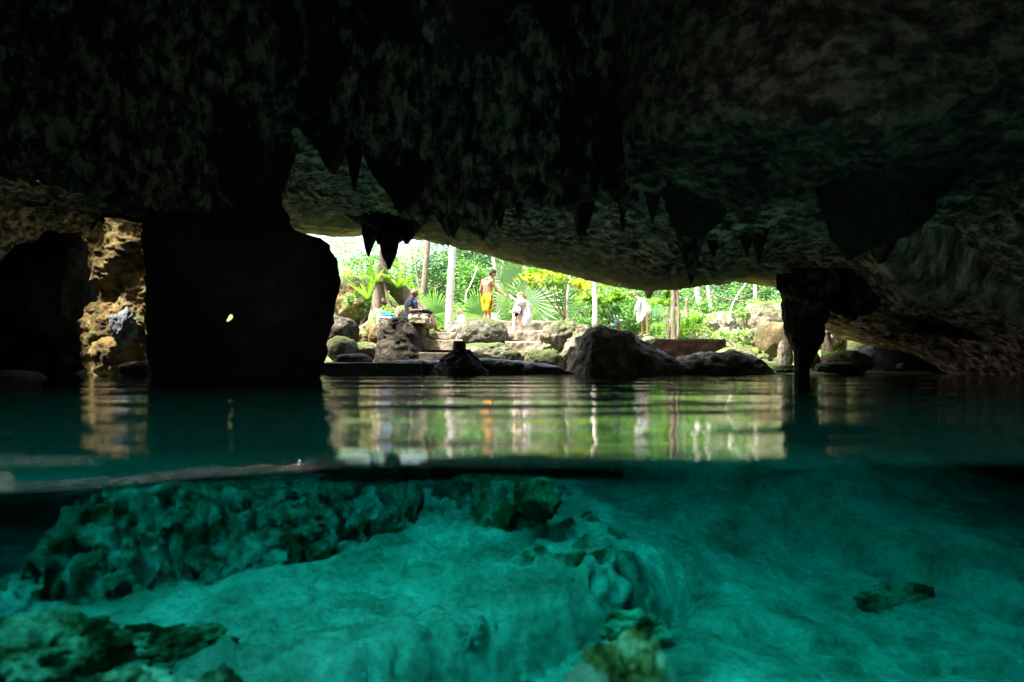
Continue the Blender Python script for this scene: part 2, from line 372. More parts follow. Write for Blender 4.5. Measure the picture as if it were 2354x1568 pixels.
for k_, p_ in enumerate(roof.data.polygons):
    if k_ >= nF: p_.material_index = 1
me = roof.data
used = np.zeros(2*nb, bool); used[np.unique(Fc)] = True; used[nb:] = used[:nb]
bm = bmesh.new(); bm.from_mesh(me); bmesh.ops.delete(bm, geom=[v for v in bm.verts if not v.link_faces], context='VERTS'); bm.to_mesh(me); bm.free()
tag(roof, kind='structure')

# ================================================================ curtains of dripstone
def curtain(name, prof, Y0, ztop, th, mat, label, seed=0, amp=.12, jag=.12, ybow=0, n=420, m=120, cat='flowstone', fs=2.6, tilt=.0):
    us = [p[0] for p in prof]; vs = [p[1] for p in prof]
    u = np.linspace(us[0], us[-1], n); x = (u-1177)/F*Y0; y = Y0+ybow*((u-us[0])/(us[-1]-us[0])-.5)**2*4
    zb = H+(848-np.interp(u, us, vs))/F*y
    q = np.stack([x*4, 0*x+seed, 0*x], -1); zb = zb-jag*np.clip(fbm(q, 1, 3, .6, True), 0, 1)+jag*.35
    t = np.linspace(0, 1, m)                                    # 0 top front .. .6 bottom .. 1 top back
    A, T = np.meshgrid(np.arange(n), t, indexing='ij')
    X = x[A]; Yc = y[A]; ZB = zb[A]
    k = np.clip(T/.72, 0, 1); back = np.clip((T-.78)/.22, 0, 1)
    Z = ztop+(ZB-ztop)*np.where(T < .75, k**.8, 1-back)
    Yy = Yc+tilt*(k-1)-th*.5*(1-k**3)*1.0+th*.5*sm(.7, .85, T)
    V = np.stack([X, Yy, Z], -1).reshape(-1, 3)
    fr = np.where(T.ravel() < .8, 1, .3)
    flut = np.abs(fbm(V*np.array([fs, fs, .55])+seed, 1, 4, .6))*2.4
    drap = fbm(V*np.array([.7, .7, .35])+seed+3, 1.3, 3)
    small = fbm(V*np.array([1, 1, .5])+seed+5, 6, 4, .6)
    d = amp*(flut*.8+drap*1.6)*fr+amp*.35*small
    V[:, 1] -= d*(.25+.75*np.clip(k.ravel()*3, 0, 1))
    Fc = gridfaces(n, m)[:, ::-1]
    c = V.mean(0); o = mesh(name, V, Fc, mat, loc=(c[0], c[1], V[:, 2].max()))
    return tag(o, label, cat)
curtain('flowstone_curtain', [(-300, 330), (0, 395), (60, 405), (130, 420), (200, 445), (300, 480), (420, 480), (560, 470), (612, 380), (618, 292), (660, 285), (705, 300), (745, 372), (765, 388), (790, 330), (815, 310),
        (860, 400), (905, 470), (960, 500), (1000, 490), (1030, 540), (1050, 500), (1085, 520), (1110, 545), (1140, 500), (1190, 455), (1300, 465), (1400, 450), (1470, 470), (1500, 400), (1530, 200)],
        7.4, 4.5, .7, STREAK, 'broad fluted flowstone curtain hanging from the dark ceiling above the black pillar', seed=1, amp=.16)
curtain('flowstone_ledge', [(1985, 600), (2010, 640), (2060, 668), (2130, 690), (2200, 702), (2270, 700), (2354, 735), (2600, 740)], 9.0, 2.6, .8, LEDGE,
        'brown streaked flowstone ledge bulging from the right-hand cave side', seed=5, amp=.13, jag=.05, ybow=-.5, fs=2)
curtain('flowstone_fringe', [(1800, 668), (1840, 690), (1900, 700), (1960, 730), (2020, 700), (2100, 760), (2300, 780)], 11.5, 1.75, .6, STREAK,
        'low ragged fringe of dripstone joining the slim pillar to the cave side', seed=8, amp=.10, jag=.12)
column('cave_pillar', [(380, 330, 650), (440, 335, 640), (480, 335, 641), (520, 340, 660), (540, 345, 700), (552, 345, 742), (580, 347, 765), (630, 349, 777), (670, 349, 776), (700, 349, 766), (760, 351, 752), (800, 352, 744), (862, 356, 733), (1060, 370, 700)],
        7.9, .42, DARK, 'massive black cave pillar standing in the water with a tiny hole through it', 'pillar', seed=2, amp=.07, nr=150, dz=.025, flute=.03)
column('slim_pillar', [(640, 1790, 1960), (665, 1797, 1930), (700, 1802, 1905), (745, 1808, 1890), (770, 1812, 1886), (790, 1822, 1880), (820, 1828, 1868), (848, 1830, 1858), (900, 1830, 1862)],
        12.6, .6, WETROCK, 'slim dark pillar tapering down to the water at the end of the opening', 'pillar', seed=4, amp=.05, flute=.05)
stal = [
 ('stalactite', [(500, 832, 872), (545, 836, 866), (565, 838, 858), (580, 842, 852), (590, 846, 849)], 12, 'short pointed black stalactite beside the thick one over the tree trunk', .03),
 ('stalactite', [(420, 740, 1080), (480, 775, 1030), (505, 812, 985), (525, 838, 962), (545, 858, 948), (556, 872, 915), (585, 878, 911), (602, 886, 904), (619, 892, 897)], 12.1, 'thick black stalactite hanging in front of the rooted tree', .03),
 ('stalactite', [(500, 915, 965), (540, 920, 955), (553, 926, 944), (561, 932, 938)], 11.9, 'stubby black stalactite on the bright side of the thick one', .02),
 ('stalactite', [(535, 862, 882), (552, 864, 878), (562, 868, 872)], 11.8, 'tiny black stalactite stub between the pointed and the thick ones', .01),
 ('stalactite', [(120, 1480, 1790), (250, 1495, 1800), (380, 1515, 1800), (420, 1522, 1760), (450, 1530, 1690), (480, 1540, 1670), (505, 1550, 1655), (525, 1565, 1635), (542, 1585, 1605)], 7.2, 'huge dark bulbous stalactite with a blunt rounded tip', .07),
 ('stalactite', [(360, 1690, 1800), (410, 1700, 1795), (440, 1712, 1745), (460, 1722, 1738), (475, 1728, 1732)], 7.4, 'small side spike hanging off the huge bulbous stalactite', .03),
 ('stalactite', [(200, 1930, 2350), (320, 1900, 2300), (390, 1890, 2190), (450, 1900, 2140), (500, 1912, 2115), (540, 1924, 2080), (565, 1930, 2030), (585, 1940, 1975), (600, 1948, 1953)], 6.4, 'wide wedge-shaped black stalactite beside the brown ledge', .06),
 ('stalactite', [(-60, 930, 1240), (0, 955, 1190), (50, 975, 1140), (90, 995, 1125), (110, 1000, 1120), (135, 1003, 1030), (158, 1010, 1018)], 5.4, 'pale ragged stalactite cut off by the top edge of the picture', .07),
 ('stalactite', [(420, 1480, 1530), (470, 1487, 1512), (500, 1495, 1505), (515, 1499, 1501)], 7.3, 'thin stalactite tooth just before the huge bulbous one', .02),
 ('stalactite', [(440, 1095, 1150), (500, 1098, 1135), (530, 1103, 1120), (548, 1108, 1112)], 7.2, 'short stalactite tooth under the middle of the curtain', .02),
 ('stalactite', [(440, 1020, 1075), (500, 1028, 1065), (530, 1036, 1052), (545, 1040, 1044)], 7.2, 'second stalactite tooth under the middle of the curtain', .02),
 ('stalactite', [(640, 1475, 1510), (665, 1480, 1504), (678, 1483, 1500), (685, 1487, 1495)], 14.3, 'reddish stub of rock hanging from the lip above the bending woman', .02),
]
for k, (nm, s, Y, lab, a) in enumerate(stal):
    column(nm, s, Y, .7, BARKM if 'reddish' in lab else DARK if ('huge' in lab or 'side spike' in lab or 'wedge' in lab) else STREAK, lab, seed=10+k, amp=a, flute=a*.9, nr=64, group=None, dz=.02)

g_ = np.random.default_rng(21); smp = []
for k in range(6):                                            # a few shapes, then copies
    w_ = g_.uniform(.05, .11); h_ = w_*g_.uniform(2.2, 4.5); u0 = 1177; Y0 = 8.0; px = lambda m_: m_/Y0*F
    sec = [(300-px(.15), u0-px(w_*1.5), u0+px(w_*1.5)), (300, u0-px(w_), u0+px(w_)), (300+px(h_*.45), u0-px(w_*.6), u0+px(w_*.55)), (300+px(h_*.8), u0-px(w_*.3), u0+px(w_*.25)), (300+px(h_), u0-px(.006), u0+px(.006))]
    o = column('stalactite', sec, Y0, .8, DARK if k % 2 else STREAK, 'small dark stalactite among many fringing the cave ceiling', 'stalactite', seed=50+k, amp=.03, flute=.03, nr=28, dz=.015, group='small stalactites fringing the dark ceiling')
    smp.append(o)
def place_small(o, x, y, z, s):
    o.location = (x, y, z-.0); o.scale = (s, s, s); o.rotation_euler.z = g_.uniform(0, 6)
spots = []
for k in range(10):
    u = g_.uniform(1000, 1750); y = g_.uniform(7.6, 9.6); x = (u-1177)/F*y; spots.append((x, y))
for k in range(14):
    u = g_.uniform(640, 1500); y = g_.uniform(7.9, 9.5); x = (u-1177)/F*y; spots.append((x, y))
for k, (x, y) in enumerate(spots):
    i = min(nx-1, max(0, int(round((x-XA)/(XB-XA)*(nx-1))))); j = int(round((y-YA)/(YB-YA)*(ny-1)))
    if k < 6: o = smp[k]
    else: o = smp[(k*5+k//6) % 6].copy(); C.objects.link(o)
    s_ = g_.uniform(.5, 1.9) if y < 8.7 else g_.uniform(.4, .9); hh = o.dimensions.z if k < 6 else smp[(k*5+k//6) % 6].data.vertices[0].co.z*0+max(v.co.z for v in smp[(k*5+k//6) % 6].data.vertices)
    if k < 6: hh = max(v.co.z for v in o.data.vertices)
    place_small(o, x, y, rz[i, j]-hh*s_+.12*s_, s_)
# tiny hole through the pillar
def pierce(o, a, b, r):
    V, Fc = tube([a, (a+b)/2+Vector((0, 0, .0)), b], [r*.9, r, r*1.1], 10)
    W_ = []
    for x, y, z in V:
        k = (y-a.y)/(b.y-a.y); zc = a.z+(b.z-a.z)*k; dz = z-zc; W_.append((x+dz*.9-abs(dz)*.5, y, zc+dz*1.7))
    V = W_
    t = mesh('cutter', V, Fc, o.data.materials[0])
    md = o.modifiers.new('b', 'BOOLEAN'); md.operation = 'DIFFERENCE'; md.object = t; md.solver = 'EXACT'
    dg = bpy.context.evaluated_depsgraph_get(); dg.update()
    me = bpy.data.meshes.new_from_object(o.evaluated_get(dg)); o.modifiers.clear(); o.data = me
    tm = t.data; bpy.data.objects.remove(t); bpy.data.meshes.remove(tm)
pierce(bpy.data.objects['cave_pillar'], P(530, 731, 5.5), P(530, 731, 10.5), .027)

# ================================================================ lake bed
def bed_z(X, Y):
    S = X.shape; q = np.stack([X, Y, 0*X], -1).reshape(-1, 3)
    n1 = fbm(q, .5, 3).reshape(S); n2 = fbm(q, 1.5, 5, .55).reshape(S); n3 = fbm(q+3, 4.5, 4, .55).reshape(S); n4 = fbm(q+31, 10, 3).reshape(S)
    cr = np.abs(fbm(q+11, 2.6, 4, .55).reshape(S))*2; wob = .22*n1+.12*n2
    # smooth rock slope that fills the right and the middle distance
    z = -1.62+.26*np.exp(-((X-.6)/1.5)**2-((Y-3.2)/1.2)**2)+.30*n1+.09*n2+.02*n3+.20*sm(1.2, 4.5, X)*sm(11, 4, Y)+.62*sm(3.6, 6.2, Y-.25*(X-1))*sm(9.5, 7.5, Y)*sm(.6, 1.3, X)*sm(6, 3.4, X)
    d = (Y-(6.6-1.5*(X-1.57))+wob*1.5)/1.8            # long bedding crack across the smooth slope
    z = z+.16*sm(-.02, .10, d)*sm(.6, 1.6, X)-.17*np.exp(-(d/.07)**2)*sm(.6, 1.6, X)
    d = (Y+.25*X-4.3+wob*1.4); z = z-.12*np.exp(-(d/.06)**2)*sm(.8, 1.4, X)*sm(4, 2.4, X)+.07*sm(-.02, .1, d)*sm(.8, 1.4, X)*sm(4, 2.4, X)
    # broad pale shelf, its near edge running diagonally
    e = (Y-(3.25+.95*X)+wob*.8)       # >0 on the shelf
    sh = sm(-.06, .30, e)*sm(-2.9, -2.0, X)*sm(1.9, .5, X)
    z = z*(1-sh)+(-1.10+.10*n1+.08*n2+.05*n3+.025*n4-.04*cr+.20*sm(3.4, 5.2, Y))*sh-.10*np.exp(-(e/.05)**2)*sm(-1.9, -1.2, X)*sm(1.3, .9, X)
    # rough algae slope rising behind the shelf to just under the surface
    yl = np.interp(X, [-3.2, -1.9, -1.2, -.55, -.1, .3], [2.9, 3.40, 4.1, 4.95, 5.3, 5.3])+wob*.5
    g = (Y-yl); m_ = sm(-.05, .12, g)*sm(-3.3, -2.5, X+.2*n2)*sm(.35, .1, X)*sm(8.5, 7.0, Y)
    rs = -1.08+(.50-.13*np.exp(-((X+1.0)/.5)**2))*sm(-.1, 1.5, g)+.10*np.clip(fbm(q+41, 1.1, 2).reshape(S)*2, -1, 1)*sm(0, .3, g)+(.26*n2+.24*n3+.12*n4-.16*cr)*sm(0, .3, g)
    z = z*(1-m_)+rs*m_
    # the peak
    pk = np.exp(-(((X+.03)/.38)**2+((Y-4.85)/.45)**2)**1.3); pz = -2.1+1.60*pk+(.20*n2+.24*n3+.13*n4-.16*cr)*sm(.25, .6, pk)
    fl = np.exp(-(((X-.42)/.42)**2+((Y-4.3)/.6)**2)**1.2); z = np.maximum(z, -2.1+1.0*fl+.16*n3+.05*n4-.12*cr)
    z = np.maximum(z, pz)
    z = z+.015*n4
    # lumpy ground at the near left
    nl = sm(-.9, -1.5, X+.3*n2)*sm(3.3, 2.7, Y); z = z*(1-nl)+(-1.15+.22*n2+.14*n3+.05*n4-.12*cr)*nl
    z = np.where((X < 1.2) & (Y > 3.5) & (Y < 9), np.minimum(z, .03-.152*Y-.012*Y*sm(-.4, -.9, X)+.02*n3), z)
    alg = np.clip(m_*sm(.02, .25, g)*.52, 0, 1)
    alg = np.maximum(alg, np.clip(sm(.40, .75, pk+.3*n3)*.62, 0, 1)); alg = np.maximum(alg, nl*.48); alg = np.maximum(alg, np.clip(sm(.2, .5, fl)*(1.6*n3+.25), 0, 1))
    z = z+sm(11.5, 14, Y)*1.4
    z = np.where(Y < .9, -1.9, z); z = np.where(Y < .55, -.45+.06*n2, z)  # raised unseen floor behind the camera, added to bounce neutral sunlight inside
    z = np.where(Y > 10.5, np.minimum(z, -.12-.05*np.abs(n3)), z)
    return z, alg
bx = np.concatenate([np.linspace(-13, -3.6, 70)[:-1], np.linspace(-3.6, 3.6, 480), np.linspace(3.6, 13, 100)[1:]])
by = np.concatenate([np.linspace(-6, .5, 20)[:-1], np.linspace(.5, 7, 400), np.linspace(7, 17, 160)[1:]])
BX, BY = np.meshgrid(bx, by, indexing='ij'); BZ, BA = bed_z(BX, BY)
VB = np.stack([BX, BY, BZ], -1).reshape(-1, 3); NB = normals(VB, gridfaces(len(bx), len(by))); NB *= np.sign(NB[:, 2:3]+1e-9)
qq = VB*np.array([1, 1, 1.6]); kk = (.15+np.clip(BA.ravel()*2, 0, 1))*sm(.9, 1.2, VB[:, 1])
VB = VB+NB*(kk*(.10*fbm(qq, 3.2, 4, .55)+.07*fbm(qq+7, 5.5, 3, .5, True)-.03))[:, None]
bed = mesh('lake_bed', VB, gridfaces(len(bx), len(by)), BED)
at = bed.data.attributes.new('algae', 'FLOAT', 'POINT'); at.data.foreach_set('value', BA.ravel()); tag(bed, kind='structure')

YELROCK = rock_mat('yellow_crusted_rock', [(.36, (.10, .09, .02)), (.48, (.36, .32, .10)), (.56, (.6, .56, .34)), (.66, (.8, .78, .66))], s1=7, bump=1.0, pits=12)
# submerged boulders
ub = [((-2.3, 4.9, -.98), (.26, .2, .2), 'lumpy olive boulder under water at the far end of the rough slope'),
 ((-1.45, 4.6, -.93), (.2, .18, .14), 'dark ribbed boulder under water in the middle of the rough slope'),
 ((.16, 4.4, -.74), (.13, .13, .13), 'craggy submerged knob capping the peak of the ridge'),
 ((-1.75, 2.5, -.98), (.28, .22, .15), 'pale green boulder on the near bottom beside the knobbly one'),
 ((-1.22, 2.02, -.96), (.2, .16, .12), 'knobbly olive boulder low in the near water'),
 ((-1.0, 2.25, -1.03), (.13, .13, .10), 'small turquoise-topped stone wedged between near boulders'),
 ((-.78, 1.95, -.98), (.13, .12, .10), 'pitted brown-green stone in front of the pale shelf'),
 ((.33, 2.0, -.81), (.12, .1, .12), 'yellowish crusted rock close to the lens at the bottom'),
 ((.2, 1.85, -.80), (.06, .06, .08), 'whitish stone leaning on the yellowish crusted rock'),
 ((.66, 3.65, -1.3), (.17, .13, .08), 'dark round boulder at the foot of the peak'),
 ((2.6, 4.6, -1.45), (.3, .18, .07), 'dark flat oval stone on the smooth slope'),
 ((-.2, 3.3, -1.17), (.09, .08, .07), 'rounded pebble-like block on the pale shelf'),
 ((-2.65, 4.6, -1.05), (.16, .14, .2), 'upright grey-green knob beyond the end of the rough slope'),
 ((-1.55, 2.85, -1.12), (.3, .18, .12), 'low knobbly block at the tip of the pale shelf'),
 ((.34, 3.9, -1.22), (.11, .1, .08), 'dark lump on the flank of the peak')]
for k, (c, r, lab) in enumerate(ub):
    rock('submerged_boulder', c, r, YELROCK if k == 7 else BED if k in (8, 11) else BEDROUGH, lab, 'boulder', sub=6, amp=.34, seed=30+k, pit=.35, box=.2, rot=k, fine=.3)

# ================================================================ water
m, nt, out = newmat('clear_water')
fr = nt.nodes.new('ShaderNodeFresnel'); fr.inputs['IOR'].default_value = 1.33
tr = nt.nodes.new('ShaderNodeBsdfTransparent'); gl = nt.nodes.new('ShaderNodeBsdfGlossy'); gl.inputs['Roughness'].default_value = .015
mx = nt.nodes.new('ShaderNodeMixShader'); nt.links.new(fr.outputs[0], mx.inputs[0]); nt.links.new(tr.outputs[0], mx.inputs[1]); nt.links.new(gl.outputs[0], mx.inputs[2])
c1 = mapping(nt, (.35, 1.0, 1)); c2 = mapping(nt, (.9, 3.0, 1)); c3 = mapping(nt, (2.5, 9, 1))
h = maths(nt, 'ADD', maths(nt, 'MULTIPLY', noise(nt, c1, 1.1, 2, .5), WAVE[0]), maths(nt, 'MULTIPLY', noise(nt, c2, 1.5, 2, .5), WAVE[1]))
h = maths(nt, 'ADD', h, maths(nt, 'MULTIPLY', noise(nt, c3, 1.5, 2, .5), WAVE[2]))
c4 = mapping(nt, (1.4, 1.8, 1)); h = maths(nt, 'ADD', h, maths(nt, 'MULTIPLY', noise(nt, c4, 1.6, 2, .5), WAVE[3]))
bp = nt.nodes.new('ShaderNodeBump'); bp.inputs['Strength'].default_value = 1; bp.inputs['Distance'].default_value = 1
nt.links.new(h, bp.inputs['Height']); nt.links.new(bp.outputs[0], gl.inputs['Normal'])
va = nt.nodes.new('ShaderNodeVolumeAbsorption'); va.inputs['Color'].default_value = WCOL; va.inputs['Density'].default_value = WDEN
nt.links.new(mx.outputs[0], out.inputs['Surface'])
if WSCAT:
    vs_ = nt.nodes.new('ShaderNodeVolumeScatter'); vs_.inputs['Color'].default_value = (.04, .80, .66, 1); vs_.inputs['Density'].default_value = WSCAT; vs_.inputs['Anisotropy'].default_value = .3
    ad = nt.nodes.new('ShaderNodeAddShader'); nt.links.new(va.outputs[0], ad.inputs[0]); nt.links.new(vs_.outputs[0], ad.inputs[1]); nt.links.new(ad.outputs[0], out.inputs['Volume'])
else: nt.links.new(va.outputs[0], out.inputs['Volume'])
WM = m
wx = np.concatenate([np.linspace(-12.5, -1.2, 40)[:-1], np.linspace(-1.2, 1.2, 120), np.linspace(1.2, 12.5, 40)[1:]])
y0 = .73; wy = np.concatenate([np.linspace(y0, y0+.085, 22), np.linspace(y0+.12, 3, 30), np.linspace(3.3, 16.6, 40)])
WX, WY = np.meshgrid(wx, wy, indexing='ij')
lipd = .0285*np.clip(sm(-.13, -.62, WX)*1.0, 0, 1)*1.0+.0015
t = np.clip((y0+.062-WY)/.062, 0, 1)
WZ = -lipd*(t*.85+.15*t*t)*sm(0, .25, t)-.0012*np.sin(WX*9)*sm(y0+.3, y0, WY)
top = np.stack([WX, WY, WZ], -1)
nX, nY = WX.shape
Vw = top.reshape(-1, 3).tolist(); Fw = gridfaces(nX, nY).tolist()
b0 = len(Vw)
for i in range(nX): Vw.append((wx[i], y0, -3.2))
for i in range(nX): Vw.append((wx[i], 16.6, -3.2))
for i in range(nX-1):
    Fw.append((i*nY, b0+i, b0+i+1, (i+1)*nY)[::-1]); Fw.append((i*nY+nY-1, b0+nX+i, b0+nX+i+1, (i+1)*nY+nY-1)); Fw.append((b0+i, b0+nX+i, b0+nX+i+1, b0+i+1)[::1])
Fw.append([j for j in range(nY)]+[b0+nX, b0]); Fw.append(([(nX-1)*nY+j for j in range(nY)]+[b0+2*nX-1, b0+nX-1])[::-1])
wat = mesh('water', Vw, Fw, WM, smooth=True); tag(wat, kind='structure')
bm = bmesh.new(); bm.from_mesh(wat.data); bmesh.ops.recalc_face_normals(bm, faces=bm.faces)
for f in bm.faces: f.smooth = abs(f.normal.z) > .5 and len(f.verts) == 4 and f.calc_center_median().z > -1
bm.faces.ensure_lookup_table()
for f in bm.faces:
    if abs(f.normal.y) > .9 and f.calc_center_median().y < y0+.01: f.material_index = 1
bm.to_mesh(wat.data); bm.free()
FM = WM.copy(); FM.name = 'clear_water_side'      # the side of the water seen straight on: no mirror image in it
for lk in list(FM.node_tree.links):
    if lk.to_node.type == 'OUTPUT_MATERIAL' and lk.to_socket.name == 'Surface': FM.node_tree.links.remove(lk)
tn = [n for n in FM.node_tree.nodes if n.type == 'BSDF_TRANSPARENT'][0]; on = [n for n in FM.node_tree.nodes if n.type == 'OUTPUT_MATERIAL'][0]
FM.node_tree.links.new(tn.outputs[0], on.inputs['Surface'])
wat.data.materials.append(FM)
# ================================================================ ground outside
def ground_z(X, Y):
    z = np.interp(Y, [11.5, 13, 14, 15, 16, 17, 18, 19, 22, 30, 45, 80], [-1.2, -.6, -.35, -.12, .22, .80, 1.0, 1.05, 1.1, 1.35, 2.4, 5.0])
    zr = np.interp(Y, [11.5, 13, 14, 15, 17, 19, 22, 30, 45, 80], [-1.0, -.12, .03, .08, .22, .5, .95, 1.35, 2.4, 5.0])
    k = sm(2.0, 3.2, X); z = z*(1-k)+zr*k
    kl = sm(-3.5, -6, X); z = z+kl*sm(13.5, 16, Y)*.9
    return z
gx_ = np.concatenate([np.linspace(-60, -9, 40)[:-1], np.linspace(-9, 11, 260), np.linspace(11, 60, 40)[1:]]); gy_ = np.concatenate([np.linspace(11.5, 26, 240)[:-1], np.linspace(26, 90, 80)])
A_, B_ = np.meshgrid(gx_, gy_, indexing='ij'); Z_ = ground_z(A_, B_)
q_ = np.stack([A_, B_, 0*A_], -1).reshape(-1, 3); Z_ = Z_+(.10*fbm(q_, .9, 5)+.035*fbm(q_, 4, 4)).reshape(A_.shape)
tag(mesh('ground', np.stack([A_, B_, Z_], -1).reshape(-1, 3), gridfaces(len(gx_), len(gy_)), SOIL), kind='structure')
def gz(x, y): return float(ground_z(np.array([x]), np.array([y]))[0])

def prock(u0, u1, v0, v1, Y, ry, mat, label, seed, name='boulder', cat='boulder', **k):
    c = P((u0+u1)/2, (v0+v1)/2, Y); rx = (u1-u0)/2/F*Y; rz_ = (v1-v0)/2/F*Y
    k.setdefault('amp', .14)
    return rock(name, (c.x, Y+ry*.6, c.z), (rx/(1+k['amp']*.45), ry, rz_/(1+k['amp']*.45)), mat, label, cat, seed=seed, **k)
GREY = rock_mat('blue_grey_limestone', [(.3, (.06, .07, .08)), (.5, (.2, .22, .25)), (.7, (.42, .45, .48))], s1=3, bump=1)
TAN = rock_mat('tan_limestone', [(.3, (.04, .03, .012)), (.5, (.10, .078, .032)), (.7, (.17, .135, .065))], s1=3, bump=.9)
DROCK = rock_mat('dark_grey_limestone', [(.3, (.05, .044, .032)), (.5, (.16, .14, .10)), (.64, (.42, .38, .30))], s1=3, bump=1.0, rough=.8, spec=.1, pits=8)
# shore rocks, from the pillar to the slim pillar
prock(752, 872, 632, 752, 19.2, .9, OCHRE, 'large ochre boulder with moss standing behind the rooted tree', 60, pit=.12, amp=.2)
prock(700, 772, 690, 760, 20.5, .7, PALE, 'sunlit white boulder showing just past the edge of the massive pillar', 61)
prock(732, 816, 725, 800, 15.6, .5, WETROCK, 'grey-topped boulder touching the edge of the massive pillar', 62, pit=.1)
prock(745, 813, 772, 832, 14.7, .45, MOSSY, 'dark mossy boulder right above the flat dark landing', 63)
prock(795, 862, 752, 808, 16.6, .5, OCHRE, 'yellowish boulder between the grey-topped boulder and the slab table', 64)
prock(808, 868, 785, 830, 15.3, .4, PALE, 'pale low stone leaning against the base of the slab table', 65)
prock(770, 850, 812, 842, 13.9, .35, WETROCK, 'flat wet stone lying behind the dark landing', 66)
prock(838, 905, 722, 800, 16.4, .35, OCHRE, 'mossy ochre boulder behind the slab table on its tree side', 67)
prock(903, 955, 700, 745, 17.4, .35, PALE, 'pinkish round boulder behind the sitting man', 68, pit=.1)
column('rock_pedestal', [(735, 880, 945), (750, 876, 950), (775, 872, 955), (800, 866, 962), (825, 862, 972), (845, 855, 985), (870, 850, 990)], 15.3, .7, WETROCK,
       'black rock pedestal carrying the flat stone slab', 'rock', seed=31, amp=.06, nr=110, dz=.02)
prock(930, 986, 742, 805, 16.85, .3, PALE, 'pale boulder under the sitting man\'s slab', 69)
slab('stone_table', 872, 978, 735, 15.2, 1.7, .07, PALE, 'flat stone slab on the black pedestal where the man sits', 'stone slab', seed=3)
prock(1040, 1170, 727, 815, 16.3, .75, SPECK, 'big round speckled boulder in front of the man in yellow shorts', 70, pit=.06, amp=.10, box=.35)
prock(1055, 1178, 786, 836, 15.1, .45, PALE, 'pinkish broken rock below the big speckled boulder', 71, amp=.2, box=.7)
prock(1150, 1200, 805, 835, 14.6, .3, MOSSY, 'small mossy stone at the foot of the stone steps', 72)
column('stump_mound', [(806, 1038, 1078), (815, 1030, 1084), (828, 1016, 1096), (845, 1004, 1106), (858, 996, 1115), (880, 990, 1120)], 12.6, .8, WETROCK,
       'rooty wet mound at the water\'s edge carrying the cut stump', 'rock', seed=33, amp=.05, flute=.05, nr=110, dz=.012, fs=14)
column('tree_stump', [(784, 1043, 1071), (790, 1043, 1071), (800, 1042, 1071), (812, 1040, 1073)], 12.75, .9, DARKBARK, 'short cut black stump standing on the wet mound', 'tree stump', seed=34, amp=.012, dz=.01)
slab('landing', 690, 968, 833, 12.9, 1.1, .45, WETSLAB, 'long flat dark landing at the water beside the massive pillar', 'landing', seed=4, rag=.01, amp=.008)
ridge('rock_ledge', [(880, 846), (905, 829), (960, 826), (1010, 828), (1060, 826), (1120, 824), (1170, 827), (1215, 832), (1260, 838), (1285, 842), (1300, 850), (1318, 858)], 13.3, .25, WETSLAB,
      'low ragged black ledge running along the waterline below the steps', 'rock', zb=-.7, seed=5, amp=.03, knob=.02)
# steps
st = [(960, 1062, 764, 16.9, .5, .16, 'uppermost step of the flight beside the crossed foot'), (955, 1062, 781, 16.0, .9, .24, 'wide brown step under the sitting man\'s foot'),
      (962, 1062, 810, 14.9, 1.1, .3, 'lowest dark step of the flight between pedestal and stump'),
      (1160, 1252, 808, 15.0, .8, .34, 'lowest step of the flight below the sitting woman'), (1160, 1250, 784, 15.8, .9, .3, 'sunlit middle step of the flight below the sitting woman'),
      (1190, 1250, 760, 16.6, 1.0, .3, 'square block step beside the sitting woman\'s feet'), (1150, 1205, 763, 16.8, .9, .2, 'thin step slab directly under the sitting woman\'s feet')]
for k, (a, b, v, Y, dy, th, lab) in enumerate(st):
    slab('stone_step', a, b, v, Y, dy, th, STEP, lab, 'step', seed=20+k, group='rough stone steps up from the water', amp=.012)
slab('retaining_wall', 1150, 1300, 738, 17.7, .7, .5, STEP, 'rough low stone wall the woman in white sits on', 'stone wall', seed=40, amp=.02)
slab('retaining_wall', 1490, 1668, 779, 18.2, .8, .55, rock_mat('brown_masonry', [(.3, (.004, .0025, .002)), (.6, (.011, .007, .0045)), (.8, (.03, .02, .014))], s1=3, spec=.03), 'dark brown straight wall with flat top below the bending woman', 'stone wall', seed=41, rag=.02, amp=.010)
# knobbly rock and the big dark rock
ridge('eroded_rock', [(1228, 850), (1240, 800), (1248, 765), (1262, 745), (1290, 739), (1325, 740), (1345, 748), (1375, 760), (1390, 850)], 15.4, .55, PALE,
      'pale knobbly rock full of hollows between the steps and the big dark rock', 'rock', zb=-.5, seed=9, amp=.10, knob=.16)
prock(1205, 1300, 800, 862, 14.6, .4, MOSSY, 'mossy lumpy rock at the foot of the knobbly rock', 74, amp=.22, pit=.15)
prock(1246, 1290, 745, 795, 14.95, .2, PALE, 'smooth curled pale lobe of rock beside the top step', 75, amp=.12)
ridge('dark_rock', [(1296, 862), (1312, 825), (1326, 795), (1340, 772), (1352, 758), (1375, 753), (1400, 757), (1412, 756), (1440, 763), (1455, 774), (1475, 787), (1505, 800), (1535, 815), (1560, 823), (1590, 817), (1620, 808), (1650, 810),
      (1672, 806), (1700, 814), (1730, 820), (1752, 833), (1770, 848), (1785, 862)], 13.7, .75, DROCK, 'long black rock sloping down along the water, highest beneath the pale tree post', 'rock', zb=-.6, seed=11, amp=.06, knob=.05, nx=420, nc=140)
prock(1478, 1508, 772, 790, 16.5, .2, PALE, 'small round white stone on the shoulder of the big dark rock', 76, sub=4)
